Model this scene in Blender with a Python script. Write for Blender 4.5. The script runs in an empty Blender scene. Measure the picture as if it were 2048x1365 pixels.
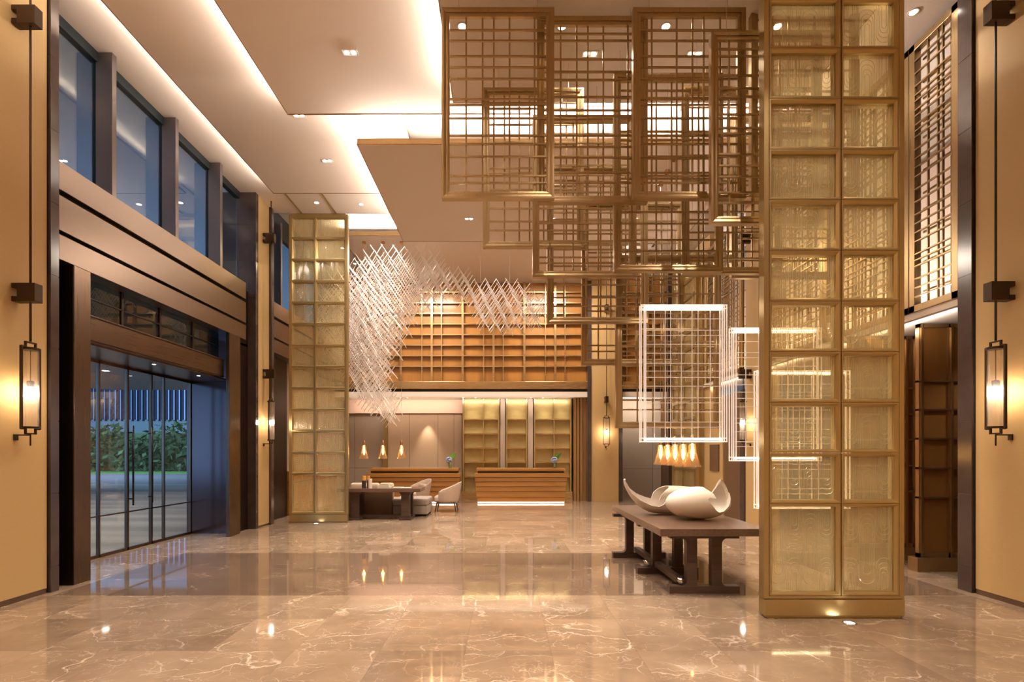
import bpy, bmesh, math, random
from mathutils import Vector, Matrix
random.seed(7)
C = bpy.context.scene.collection
R = math.radians

# ------------------------------------------------------------------ camera, world, exposure
F = 1000.0; VX, VY = 1008.0, 905.0; EYE = 1.65
cam_d = bpy.data.cameras.new('camera'); cam = bpy.data.objects.new('camera', cam_d); C.objects.link(cam)
cam.location = (0, 0, EYE); cam.rotation_euler = (R(90), 0, 0)
cam_d.sensor_width = 36; cam_d.lens = F/2048*36
cam_d.shift_x = (1024-VX)/2048; cam_d.shift_y = (VY-682.5)/2048
cam_d.clip_end = 300
sc = bpy.context.scene; sc.camera = cam
sc.view_settings.view_transform = 'Standard'; sc.view_settings.look = 'None'
sc.view_settings.gamma = 1; sc.view_settings.use_curve_mapping = False
sc.view_settings.exposure = 0.74
cy = sc.cycles
cy.use_denoising = True; cy.max_bounces = 9; cy.diffuse_bounces = 4; cy.glossy_bounces = 4
cy.transparent_max_bounces = 24; cy.transmission_bounces = 4
cy.sample_clamp_indirect = 4; cy.caustics_reflective = False; cy.caustics_refractive = False
cy.use_light_tree = True

w = bpy.data.worlds.new('dusk'); sc.world = w; w.use_nodes = True
wn = w.node_tree.nodes; wl = w.node_tree.links
bg = wn['Background']; bg.inputs['Strength'].default_value = 1.7
tc = wn.new('ShaderNodeTexCoord'); sp = wn.new('ShaderNodeSeparateXYZ'); rp = wn.new('ShaderNodeValToRGB')
wl.new(tc.outputs['Generated'], sp.inputs[0]); wl.new(sp.outputs['Z'], rp.inputs[0]); wl.new(rp.outputs[0], bg.inputs['Color'])
rp.color_ramp.elements[0].color = (0.30, 0.58, 1.0, 1); rp.color_ramp.elements[0].position = 0.0
_e = rp.color_ramp.elements.new(0.22); _e.color = (0.06, 0.16, 0.30, 1)
rp.color_ramp.elements[2].color = (0.008, 0.032, 0.055, 1); rp.color_ramp.elements[2].position = 0.5

WARM = (1.0, 0.84, 0.69)
WARM2 = (1.0, 0.87, 0.76)
def light(kind, name, loc, energy, color=WARM, rot=(0,0,0), size=0.1, size_y=None, spot=None, blend=0.6, parent=None, spread=None):
    d = bpy.data.lights.new(name, kind); d.energy = energy; d.color = color
    if kind == 'AREA':
        d.shape = 'RECTANGLE' if size_y else 'DISK'; d.size = size
        if size_y: d.size_y = size_y
        if spread: d.spread = spread
    else:
        d.shadow_soft_size = size
    if kind == 'SPOT': d.spot_size = R(spot or 80); d.spot_blend = blend
    o = bpy.data.objects.new(name, d); C.objects.link(o); o.location = loc; o.rotation_euler = rot
    if parent: o.parent = parent
    return o

# ------------------------------------------------------------------ ceiling heights and cove light
ZH, ZT1, ZT2, ZP = 7.24, 7.05, 6.85, 6.65
XL, XR = -5.35, 5.5
COVE = 0.52
def cove(name, x0, y0, x1, y1, z, per_m, tilt_dir, tilt=60):
    # led strip lying on top of a ceiling tray, tilted outwards: tilt_dir is the horizontal direction it faces
    L = math.hypot(x1-x0, y1-y0); c = ((x0+x1)/2, (y0+y1)/2, z)
    d = Vector((tilt_dir[0], tilt_dir[1], 0)) * math.sin(R(tilt)) + Vector((0,0,math.cos(R(tilt))))
    o = light('AREA', name, c, per_m*L*COVE, WARM2, size=L, size_y=0.03)
    zax = -d.normalized(); xax = Vector((x1-x0, y1-y0, 0)).normalized(); yax = zax.cross(xax)
    o.rotation_euler = Matrix((xax, yax, zax)).transposed().to_euler()
    return o
cove('cove_strip_window', -4.74, -5, -4.74, 10.3, ZT1+0.075, 10, (-1,0))
cove('cove_strip_tray', -3.27, -5, -3.27, 7.6, ZT2+0.075, 10, (-1,0))
cove('cove_strip_canopy', -0.66, -5, -0.66, 7.0, ZP+0.1, 14, (-1,0))
cove('cove_strip_panel_front', -2.3, 8.2, 4.1, 8.2, ZP+0.12, 110, (0,-1), 30)
cove('cove_strip_panel_side', -2.32, 8.2, -2.32, 11.8, ZP+0.12, 14, (-1,0))
cove('cove_strip_far', -4.2, 13.3, 3.3, 13.3, 7.5, 70, (0,-1), 50)
cove('cove_strip_far_side', 3.33, 13.3, 3.33, 16.8, 7.5, 14, (1,0), 60)
# hidden strips added to brighten the mezzanine wall and soffit
cove('mezzanine_fill', 5.75, 6.2, 5.75, 16.4, 3.6, 34, (1,0), 15)
cove('mezzanine_soffit_fill', 5.6, 6.2, 5.6, 13.6, 3.36, 4, (1,0), 75)

# ------------------------------------------------------------------ materials
def nm(name):
    m = bpy.data.materials.new(name); m.use_nodes = True
    return m, m.node_tree.nodes, m.node_tree.links, m.node_tree.nodes['Principled BSDF']
def mat(name, col, rough=0.5, metal=0.0, noise=0.0, nscale=(8,8,8), bump=0.0, spec=0.5, coat=0.0, dark=0.6, detail=4):
    m, n, l, b = nm(name)
    b.inputs['Base Color'].default_value = (*col, 1); b.inputs['Roughness'].default_value = rough
    b.inputs['Metallic'].default_value = metal; b.inputs['Specular IOR Level'].default_value = spec
    b.inputs['Coat Weight'].default_value = coat; b.inputs['Coat Roughness'].default_value = 0.08
    if noise or bump:
        t = n.new('ShaderNodeTexCoord'); mp = n.new('ShaderNodeMapping'); mp.inputs['Scale'].default_value = nscale
        nz = n.new('ShaderNodeTexNoise'); nz.inputs['Scale'].default_value = 1; nz.inputs['Detail'].default_value = detail
        l.new(t.outputs['Object'], mp.inputs[0]); l.new(mp.outputs[0], nz.inputs['Vector'])
        if noise:
            mx = n.new('ShaderNodeMix'); mx.data_type = 'RGBA'
            rr = n.new('ShaderNodeMapRange'); rr.inputs[1].default_value = 0.3; rr.inputs[2].default_value = 0.7
            rr.inputs[3].default_value = 0; rr.inputs[4].default_value = noise
            l.new(nz.outputs['Fac'], rr.inputs[0]); l.new(rr.outputs[0], mx.inputs[0])
            mx.inputs[6].default_value = (*col, 1); mx.inputs[7].default_value = (*[c*dark for c in col], 1)
            l.new(mx.outputs[2], b.inputs['Base Color'])
        if bump:
            bp = n.new('ShaderNodeBump'); bp.inputs['Strength'].default_value = bump; bp.inputs['Distance'].default_value = 0.01
            l.new(nz.outputs['Fac'], bp.inputs['Height']); l.new(bp.outputs[0], b.inputs['Normal'])
    return m
def emit(name, col, s):
    m, n, l, b = nm(name)
    b.inputs['Base Color'].default_value = (*col, 1); b.inputs['Emission Color'].default_value = (*col, 1)
    b.inputs['Emission Strength'].default_value = s
    return m
def clearish(name, tint, t=0.8, gloss=0.15, rough=0.05, body=(1,1,1), glow=0.0, glowcol=(1,.9,.8), ribs=0.0):
    # thin clear stuff: transparent + glossy reflection + a little scattering body
    m, n, l, b = nm(name); n.remove(b); out = n['Material Output']
    tr = n.new('ShaderNodeBsdfTransparent'); tr.inputs[0].default_value = (*tint, 1)
    gl = n.new('ShaderNodeBsdfGlossy'); gl.inputs['Roughness'].default_value = rough; gl.inputs[0].default_value = (1, .97, .92, 1)
    df = n.new('ShaderNodeBsdfDiffuse'); df.inputs[0].default_value = (*body, 1)
    tl = n.new('ShaderNodeBsdfTranslucent'); tl.inputs[0].default_value = (*body, 1)
    m0 = n.new('ShaderNodeMixShader'); m0.inputs[0].default_value = 0.5; l.new(df.outputs[0], m0.inputs[1]); l.new(tl.outputs[0], m0.inputs[2])
    last = m0
    if glow:
        em = n.new('ShaderNodeEmission'); em.inputs[0].default_value = (*glowcol, 1); em.inputs[1].default_value = glow
        ad = n.new('ShaderNodeAddShader'); l.new(m0.outputs[0], ad.inputs[0]); l.new(em.outputs[0], ad.inputs[1]); last = ad
    m1 = n.new('ShaderNodeMixShader'); m1.inputs[0].default_value = t; l.new(last.outputs[0], m1.inputs[1]); l.new(tr.outputs[0], m1.inputs[2])
    fr = n.new('ShaderNodeFresnel')
    ge = n.new('ShaderNodeNewGeometry'); io = n.new('ShaderNodeMapRange'); io.inputs[3].default_value = 1.5; io.inputs[4].default_value = 1/1.5
    l.new(ge.outputs['Backfacing'], io.inputs[0]); l.new(io.outputs[0], fr.inputs[0])   # the same reflectance on both sides of a thin sheet
    mm = n.new('ShaderNodeMath'); mm.operation = 'MULTIPLY_ADD'; mm.inputs[1].default_value = 1.0; mm.inputs[2].default_value = gloss; mm.use_clamp = True
    l.new(fr.outputs[0], mm.inputs[0])
    m2 = n.new('ShaderNodeMixShader'); l.new(mm.outputs[0], m2.inputs[0]); l.new(m1.outputs[0], m2.inputs[1]); l.new(gl.outputs[0], m2.inputs[2])
    if ribs:
        t_ = n.new('ShaderNodeTexCoord'); mp = n.new('ShaderNodeMapping'); mp.inputs['Scale'].default_value = (ribs, ribs, ribs*0.12)
        nz = n.new('ShaderNodeTexNoise'); nz.inputs['Scale'].default_value = 1
        l.new(t_.outputs['Object'], mp.inputs[0]); l.new(mp.outputs[0], nz.inputs['Vector'])
        bp = n.new('ShaderNodeBump'); bp.inputs['Strength'].default_value = 0.7; bp.inputs['Distance'].default_value = 0.02
        l.new(nz.outputs['Fac'], bp.inputs['Height']); l.new(bp.outputs[0], gl.inputs['Normal']); l.new(bp.outputs[0], fr.inputs['Normal'])
    l.new(m2.outputs[0], out.inputs[0])
    return m
def brushed(name, col, rough=0.3, axis=2, streak=0.05, metal=1.0):
    m, n, l, b = nm(name)
    b.inputs['Metallic'].default_value = metal
    t = n.new('ShaderNodeTexCoord'); mp = n.new('ShaderNodeMapping')
    s = [140, 140, 140]; s[axis] = 2.0; mp.inputs['Scale'].default_value = s
    nz = n.new('ShaderNodeTexNoise'); nz.inputs['Scale'].default_value = 1; nz.inputs['Detail'].default_value = 3
    l.new(t.outputs['Object'], mp.inputs[0]); l.new(mp.outputs[0], nz.inputs['Vector'])
    mx = n.new('ShaderNodeMix'); mx.data_type = 'RGBA'; l.new(nz.outputs['Fac'], mx.inputs[0])
    mx.inputs[6].default_value = (*[c*(1-streak) for c in col], 1); mx.inputs[7].default_value = (*[min(1, c*(1+streak)) for c in col], 1)
    l.new(mx.outputs[2], b.inputs['Base Color'])
    rr = n.new('ShaderNodeMapRange'); rr.inputs[3].default_value = rough*0.93; rr.inputs[4].default_value = rough*1.07
    l.new(nz.outputs['Fac'], rr.inputs[0]); l.new(rr.outputs[0], b.inputs['Roughness'])
    return m
def marble(name, base, lo, vein, rough=0.045, tw=0.71, td=0.79, ox=-0.321, oy=5.73, vs=1.0, veinamt=0.55, spec=0.5):
    m, n, l, b = nm(name)
    t = n.new('ShaderNodeTexCoord'); P = t.outputs['Object']
    def math_(op, a, bb=None, c=None):
        k = n.new('ShaderNodeMath'); k.operation = op
        for i, v in enumerate((a, bb, c)):
            if v is None: continue
            if isinstance(v, (int, float)): k.inputs[i].default_value = v
            else: l.new(v, k.inputs[i])
        return k.outputs[0]
    s = n.new('ShaderNodeSeparateXYZ'); l.new(P, s.inputs[0])
    u = math_('DIVIDE', math_('SUBTRACT', s.outputs[0], ox), tw); v = math_('DIVIDE', math_('SUBTRACT', s.outputs[1], oy), td)
    fu = math_('FLOOR', u); fv = math_('FLOOR', v)
    cb = n.new('ShaderNodeCombineXYZ'); l.new(fu, cb.inputs[0]); l.new(fv, cb.inputs[1])
    wn_ = n.new('ShaderNodeTexWhiteNoise'); l.new(cb.outputs[0], wn_.inputs['Vector'])
    # tile-shifted coordinates so veins break at joints
    sc_ = n.new('ShaderNodeVectorMath'); sc_.operation = 'SCALE'; sc_.inputs[3].default_value = 7.0; l.new(wn_.outputs['Color'], sc_.inputs[0])
    ad = n.new('ShaderNodeVectorMath'); l.new(P, ad.inputs[0]); l.new(sc_.outputs[0], ad.inputs[1])
    nz = n.new('ShaderNodeTexNoise'); nz.inputs['Scale'].default_value = 1.8*vs; nz.inputs['Detail'].default_value = 7; nz.inputs['Roughness'].default_value = 0.62
    l.new(ad.outputs[0], nz.inputs['Vector'])
    cr = n.new('ShaderNodeValToRGB'); cr.color_ramp.elements[0].position = 0.3; cr.color_ramp.elements[0].color = (*lo, 1)
    cr.color_ramp.elements[1].position = 0.7; cr.color_ramp.elements[1].color = (*base, 1); l.new(nz.outputs['Fac'], cr.inputs[0])
    def veins(scale, wdt, dist):
        n2 = n.new('ShaderNodeTexNoise'); n2.inputs['Scale'].default_value = scale*1.6; n2.inputs['Detail'].default_value = 5; l.new(ad.outputs[0], n2.inputs['Vector'])
        s2 = n.new('ShaderNodeVectorMath'); s2.operation = 'SCALE'; s2.inputs[3].default_value = dist; l.new(n2.outputs['Color'], s2.inputs[0])
        a2 = n.new('ShaderNodeVectorMath'); l.new(ad.outputs[0], a2.inputs[0]); l.new(s2.outputs[0], a2.inputs[1])
        mp = n.new('ShaderNodeMapping'); mp.inputs['Rotation'].default_value = (0, 0, 0.5); mp.inputs['Scale'].default_value = (1, 1.9, 1); l.new(a2.outputs[0], mp.inputs[0])
        vo = n.new('ShaderNodeTexVoronoi'); vo.feature = 'DISTANCE_TO_EDGE'; vo.inputs['Scale'].default_value = scale; l.new(mp.outputs[0], vo.inputs['Vector'])
        r = n.new('ShaderNodeMapRange'); r.inputs[1].default_value = 0; r.inputs[2].default_value = wdt; r.inputs[3].default_value = 1; r.inputs[4].default_value = 0; l.new(vo.outputs['Distance'], r.inputs[0])
        n3 = n.new('ShaderNodeTexNoise'); n3.inputs['Scale'].default_value = 2.3; l.new(ad.outputs[0], n3.inputs['Vector'])
        r3 = n.new('ShaderNodeMapRange'); r3.inputs[1].default_value = 0.40; r3.inputs[2].default_value = 0.62; l.new(n3.outputs['Fac'], r3.inputs[0])
        return math_('MULTIPLY', r.outputs[0], r3.outputs[0])
    vv = math_('MAXIMUM', veins(1.1*vs, 0.016, 0.7), math_('MULTIPLY', veins(3.2*vs, 0.03, 0.5), 0.5))
    mx = n.new('ShaderNodeMix'); mx.data_type = 'RGBA'; l.new(math_('MULTIPLY', vv, veinamt), mx.inputs[0]); l.new(cr.outputs[0], mx.inputs[6]); mx.inputs[7].default_value = (*vein, 1)
    # per tile tone
    tn = n.new('ShaderNodeMapRange'); tn.inputs[3].default_value = 0.86; tn.inputs[4].default_value = 1.12; l.new(wn_.outputs['Value'], tn.inputs[0])
    hs = n.new('ShaderNodeHueSaturation'); l.new(tn.outputs[0], hs.inputs['Value']); l.new(mx.outputs[2], hs.inputs['Color'])
    # joints
    def edge(x, wd):
        f = math_('FRACT', x); d = math_('MINIMUM', f, math_('SUBTRACT', 1.0, f)); return math_('LESS_THAN', d, wd)
    j = math_('MAXIMUM', edge(u, 0.0016), edge(v, 0.0016))
    m3 = n.new('ShaderNodeMix'); m3.data_type = 'RGBA'; l.new(math_('MULTIPLY', j, 0.6), m3.inputs[0]); l.new(hs.outputs[0], m3.inputs[6]); m3.inputs[7].default_value = (*[c*0.45 for c in lo], 1)
    l.new(m3.outputs[2], b.inputs['Base Color'])
    b.inputs['Roughness'].default_value = rough; b.inputs['Specular IOR Level'].default_value = spec; b.inputs['IOR'].default_value = 1.65
    return m

M = {}
M['floor'] = marble('beige_marble', (0.38, 0.275, 0.19), (0.265, 0.185, 0.125), (0.85, 0.70, 0.56), spec=0.85, veinamt=.8)
M['floor_dark'] = marble('brown_marble', (0.215, 0.15, 0.105), (0.15, 0.10, 0.07), (0.6, 0.42, 0.29), spec=0.85, veinamt=.4)
M['ceiling'] = mat('ceiling_paint', (0.82, 0.71, 0.615), 0.85)
M['ceiling_white'] = mat('ceiling_white_paint', (0.82, 0.74, 0.66), 0.85)
M['edge'] = mat('bronze_edge_strip', (0.30, 0.18, 0.09), 0.5, 0.5)
M['paper'] = mat('gold_wallcovering', (0.57, 0.385, 0.168), 0.62, 0, 0.35, (14, 14, 150), 0.10, dark=0.86)
M['bronze'] = brushed('brushed_bronze', (0.47, 0.31, 0.155), 0.32, 2, metal=0.9)
M['bronze_h'] = brushed('brushed_bronze_lengthwise', (0.235, 0.175, 0.135), 0.30, 1, metal=0.95)
M['gold'] = brushed('satin_gold_bronze', (0.53, 0.405, 0.19), 0.30, 2, metal=0.8)
M['gold_x'] = brushed('satin_gold_bar', (0.62, 0.43, 0.22), 0.27, 0, metal=0.9)
M['lattice'] = brushed('antique_brass', (0.42, 0.30, 0.155), 0.28, 2, 0.06, metal=0.85)
M['portal'] = brushed('portal_bronze', (0.17, 0.115, 0.08), 0.28, 2, metal=0.95)
M['portal_h'] = brushed('portal_bronze_lengthwise', (0.16, 0.108, 0.075), 0.28, 1, metal=0.95)
M['dark_bronze'] = brushed('dark_bronze', (0.16, 0.105, 0.075), 0.28, 2, metal=0.95)
M['reveal'] = mat('dark_mirror_metal', (0.13, 0.10, 0.11), 0.16, 0.9)
M['black_bronze'] = mat('black_bronze', (0.022, 0.012, 0.008), 0.35, 0.6)
M['sconce_metal'] = mat('sconce_dark_bronze', (0.055, 0.035, 0.02), 0.4, 0.7)
M['stone'] = mat('dark_stone', (0.075, 0.052, 0.045), 0.16, 0, 0.6, (3, 3, 3), 0, 0.7, dark=0.45, detail=8)
M['fin'] = mat('window_fin_metal', (0.20, 0.17, 0.16), 0.32, 0.8)
M['frame_dark'] = mat('window_head_metal', (0.03, 0.04, 0.045), 0.35, 0.5)
M['glass'] = clearish('clear_glazing', (0.62, 0.80, 0.86), 0.99, 0.20, 0.0)
M['door_glass'] = clearish('door_glazing', (0.86, 0.92, 0.95), 0.99, 0.03, 0.0)
M['dark_glass'] = clearish('dark_glazing', (0.25, 0.38, 0.40), 0.99, 0.0, 0.0)
M['pane'] = clearish('gold_patterned_glass', (0.99, 0.93, 0.74), 0.78, 0.05, 0.2, (1.0, 0.92, 0.58), ribs=30)
M['relief'] = clearish('glass_relief', (1.0, 0.95, 0.78), 0.50, 0.25, 0.15, (1.0, 0.88, 0.62))
M['acrylic'] = clearish('clear_acrylic', (1.0, 0.96, 0.92), 0.45, 0.15, 0.08, (1, .93, .86), glow=0.38, glowcol=(1, .84, .74))  # glow put into the material for LED light led through the tubes
M['acrylic_bar'] = clearish('clear_acrylic_rod', (1.0, 0.96, 0.92), 0.5, 0.2, 0.1, (1, .93, .86), glow=0.22, glowcol=(1, .84, .74))  # weaker glow put in the same way for the rods
M['led'] = emit('led_strip', (1.0, 0.88, 0.76), 7)
M['led_soft'] = emit('led_line', (1.0, 0.80, 0.62), 1.5)
M['lamp'] = emit('downlight_lamp', (1.0, 0.88, 0.74), 14)
M['bulb'] = emit('sconce_bulb', (1.0, 0.90, 0.80), 45)
M['amber_bulb'] = emit('amber_bulb', (1.0, 0.60, 0.22), 16)
M['lamp_trim'] = mat('downlight_trim', (0.75, 0.68, 0.6), 0.4)
M['wood'] = mat('golden_veneer', (0.47, 0.21, 0.045), 0.38, 0, 0.5, (14, 14, 0.8), 0, dark=0.8, coat=0.2)
M['wood_h'] = mat('golden_veneer_lengthwise', (0.55, 0.27, 0.075), 0.32, 0, 0.8, (0.7, 16, 22), 0, dark=0.55, coat=0.3)
M['wood_dark'] = mat('amber_veneer', (0.26, 0.115, 0.025), 0.42, 0, 0.5, (14, 14, 0.8), 0, dark=0.78)
M['table'] = mat('stained_oak', (0.085, 0.05, 0.036), 0.36, 0, 0.8, (2.5, 1.2, 30), 0.15, 0.5, dark=0.55)
M['table_top'] = mat('stained_oak_top', (0.16, 0.095, 0.065), 0.26, 0, 0.7, (30, 1.5, 30), 0.05, 0.6, dark=0.6)
M['steel'] = mat('polished_steel', (0.8, 0.78, 0.75), 0.15, 1)
M['alabaster'] = mat('alabaster', (0.86, 0.78, 0.68), 0.42, 0, 0.4, (5, 5, 5), 0, dark=0.86)
M['alabaster'].node_tree.nodes['Principled BSDF'].inputs['Subsurface Weight'].default_value = 0.25
M['alabaster'].node_tree.nodes['Principled BSDF'].inputs['Subsurface Radius'].default_value = (0.06, 0.04, 0.025)
M['panel_beige'] = mat('beige_wall_panel', (0.52, 0.385, 0.265), 0.6, 0, 0.15, (30, 30, 60), 0.05, dark=.9)
M['panel_grey'] = mat('taupe_wall_panel', (0.36, 0.29, 0.225), 0.6)
M['pink'] = mat('cove_paint', (0.84, 0.66, 0.54), 0.8)
M['joint'] = mat('joint_dark', (0.10, 0.065, 0.04), 0.7)
M['fabric'] = mat('speckled_fabric', (0.60, 0.47, 0.38), 0.9, 0, 0.8, (120, 120, 120), 0.3, dark=0.7)
M['fabric_grey'] = mat('grey_upholstery', (0.33, 0.275, 0.24), 0.9, 0, 0.3, (150, 150, 150), 0.2, dark=0.85)
M['leather'] = mat('brown_leather', (0.15, 0.085, 0.045), 0.5)
M['cream'] = mat('cream_upholstery', (0.80, 0.66, 0.53), 0.85)
M['stick'] = mat('frosted_stick', (0.92, 0.84, 0.78), 0.35, 0, 0, spec=0.6)
M['stick'].node_tree.nodes['Principled BSDF'].inputs['Emission Color'].default_value = (1, .85, .75, 1)
M['cable'] = mat('thin_steel_cable', (0.6, 0.5, 0.42), 0.4, 0.8)
M['amber_glass'] = clearish('amber_glass', (1.0, 0.80, 0.52), 0.88, 0.10, 0.03, (1.0, 0.7, 0.4), ribs=25)
M['sconce_glass'] = clearish('seeded_glass', (0.97, 0.93, 0.89), 0.88, 0.12, 0.12, (1.0, .95, .9), ribs=40)
M['copper'] = mat('copper_cap', (0.75, 0.42, 0.20), 0.25, 1)
M['leaf'] = mat('leaf', (0.10, 0.30, 0.03), 0.5)
M['leaf_light'] = mat('light_leaf', (0.25, 0.48, 0.08), 0.5)
M['blue_flower'] = mat('blue_petals', (0.45, 0.55, 0.85), 0.8)
M['vase_glass'] = clearish('vase_glass', (0.85, 0.95, 0.85), 0.8, 0.1, 0.02)
M['paper_white'] = mat('book_cover', (0.82, 0.76, 0.68), 0.6)
M['paper_tan'] = mat('tan_cover', (0.60, 0.42, 0.26), 0.6)
M['candle_amber'] = mat('amber_candle_glass', (0.75, 0.38, 0.08), 0.25)
M['candle_dark'] = mat('mottled_dark_glass', (0.06, 0.045, 0.035), 0.3, 0, 0.8, (60, 60, 60), 0, dark=0.3)
M['candle_white'] = mat('ivory_wax', (0.85, 0.74, 0.60), 0.5)
M['hedge'] = mat('hedge_leaf', (0.03, 0.07, 0.025), 0.7)
M['grass'] = mat('lawn', (0.06, 0.16, 0.03), 0.9, 0, 0.6, (3, 3, 3), 0)
M['asphalt'] = mat('asphalt', (0.10, 0.10, 0.12), 0.6, 0, 0.4, (1, 1, 1), 0)
M['paving'] = mat('forecourt_paving', (0.36, 0.32, 0.29), 0.45, 0, 0.9, (0.10, 1.5, 1), 0, dark=0.35)
M['concrete'] = mat('pale_concrete', (0.60, 0.72, 0.80), 0.8)
M['band'] = mat('dark_concrete_band', (0.03, 0.032, 0.035), 0.8)
M['facade_glass'] = mat('facade_glass', (0.02, 0.07, 0.115), 0.7)
M['facade_glow'] = emit('facade_blue_glow', (0.22, 0.42, 1.0), 0.9)  # emission stands in for the blue light on the facade
M['canopy'] = mat('canopy_soffit', (0.38, 0.34, 0.32), 0.7)

# ------------------------------------------------------------------ mesh helpers
class MB:
    def __init__(s): s.v = []; s.f = []; s.mi = []; s.m = 0; s.sm = []
    def add(s, vs, fs, smooth=False):
        o = len(s.v); s.v += [tuple(v) for v in vs]
        for f in fs: s.f.append([i+o for i in f]); s.mi.append(s.m); s.sm.append(smooth)
        return s
    def box(s, x0, x1, y0, y1, z0, z1):
        if x0 > x1: x0, x1 = x1, x0
        if y0 > y1: y0, y1 = y1, y0
        if z0 > z1: z0, z1 = z1, z0
        return s.add([(x0,y0,z0),(x1,y0,z0),(x1,y1,z0),(x0,y1,z0),(x0,y0,z1),(x1,y0,z1),(x1,y1,z1),(x0,y1,z1)],
              [(0,3,2,1),(4,5,6,7),(0,1,5,4),(1,2,6,5),(2,3,7,6),(3,0,4,7)])
    def tube(s, pts, r, k=6, closed=False, caps=True):
        pts = [Vector(p) for p in pts]; n = len(pts); rings = []
        up = None
        for i, p in enumerate(pts):
            if closed: d = (pts[(i+1) % n]-pts[i-1])
            else: d = pts[min(i+1, n-1)]-pts[max(i-1, 0)]
            d.normalize()
            if up is None: up = Vector((0,0,1)) if abs(d.z) < 0.9 else Vector((0,1,0))
            a = d.cross(up).normalized(); b = a.cross(d).normalized(); up = b
            rr = r[i] if isinstance(r, (list, tuple)) else r
            rings.append([p+a*rr*math.cos(2*math.pi*j/k)+b*rr*math.sin(2*math.pi*j/k) for j in range(k)])
        vs = [q for ring in rings for q in ring]; fs = []
        for i in range(n if closed else n-1):
            for j in range(k):
                a, b = i*k+j, i*k+(j+1) % k; c, d = ((i+1) % n)*k+(j+1) % k, ((i+1) % n)*k+j
                fs.append((a, d, c, b))
        if caps and not closed: fs += [tuple(range(k)), tuple(reversed(range((n-1)*k, n*k)))]
        return s.add(vs, fs, k > 5)
    def lathe(s, prof, c=(0,0,0), k=24, sx=1, sy=1, cap=True):
        vs = []; fs = []; n = len(prof)
        for r, z in prof:
            for j in range(k): vs.append((c[0]+r*sx*math.cos(2*math.pi*j/k), c[1]+r*sy*math.sin(2*math.pi*j/k), c[2]+z))
        for i in range(n-1):
            for j in range(k): fs.append((i*k+j, i*k+(j+1) % k, (i+1)*k+(j+1) % k, (i+1)*k+j))
        s.add(vs, fs, True)
        if cap:
            s.add([vs[j] for j in range(k)], [tuple(reversed(range(k)))]); s.add([vs[(n-1)*k+j] for j in range(k)], [tuple(range(k))])
        return s
    def prism(s, poly, a0, a1, plane='xz'):
        n = len(poly)
        def P(p, t): return (p[0], t, p[1]) if plane == 'xz' else ((t, p[0], p[1]) if plane == 'yz' else (p[0], p[1], t))
        vs = [P(p, a0) for p in poly]+[P(p, a1) for p in poly]
        fs = [tuple(range(n)), tuple(reversed(range(n, 2*n)))]+[(i, i+n, (i+1) % n+n, (i+1) % n) for i in range(n)]
        return s.add(vs, fs)
    def build(s, name, mt, parent=None, loc=(0,0,0), bevel=0, fix=True):
        me = bpy.data.meshes.new(name); me.from_pydata(s.v, [], s.f)
        mts = mt if isinstance(mt, (list, tuple)) else [mt]
        for k in mts: me.materials.append(M[k])
        me.polygons.foreach_set('material_index', s.mi); me.polygons.foreach_set('use_smooth', s.sm)
        if fix:
            b = bmesh.new(); b.from_mesh(me); bmesh.ops.recalc_face_normals(b, faces=b.faces); b.to_mesh(me); b.free()
        me.update()
        o = bpy.data.objects.new(name, me); C.objects.link(o); o.location = loc
        if parent: o.parent = parent
        if bevel:
            md = o.modifiers.new('bevel', 'BEVEL'); md.width = bevel; md.segments = 2; md.limit_method = 'ANGLE'
        return o
def empty(name, loc, label, cat, group=None, rz=0):
    o = bpy.data.objects.new(name, None); C.objects.link(o); o.location = loc; o.rotation_euler = (0, 0, rz)
    o.empty_display_size = 0.1
    return tag(o, label, cat, group)
def tag(o, label, cat, group=None):
    o['label'] = label; o['category'] = cat
    if group: o['group'] = group
    return o
def struct(o, label=None, kind='structure'):
    o['kind'] = kind
    if label: o['label'] = label
    return o
def copy_tree(o, parent=None):
    c = o.copy(); C.objects.link(c)
    if parent: c.parent = parent
    for ch in list(o.children): copy_tree(ch, c)
    return c
def px(x, y, Y): return ((x-VX)*Y/F, EYE-(y-VY)*Y/F)   # measured photo position -> X, Z at distance Y

# ------------------------------------------------------------------ room shell
YB = -5.0
b = MB(); b.m = 0
XF = 9.0
for (x0, x1, y0, y1, mi) in [(-6.4, XF, YB, 5.75, 0), (-6.4, -5.2, 5.75, 8.17, 0), (-5.2, 3.0, 5.75, 8.17, 1), (3.0, 4.35, 5.75, 8.17, 0), (4.35, 5.34, 5.75, 8.17, 1),
                         (5.34, XF, 5.75, 8.17, 0), (-6.4, XF, 8.17, 18.6, 0)]:
    b.m = mi; b.add([(x0,y0,0),(x1,y0,0),(x1,y1,0),(x0,y1,0)], [(0,1,2,3)])
struct(b.build('floor', ['floor', 'floor_dark'], fix=False), 'polished beige marble floor with a dark brown band across the lobby')

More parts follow.
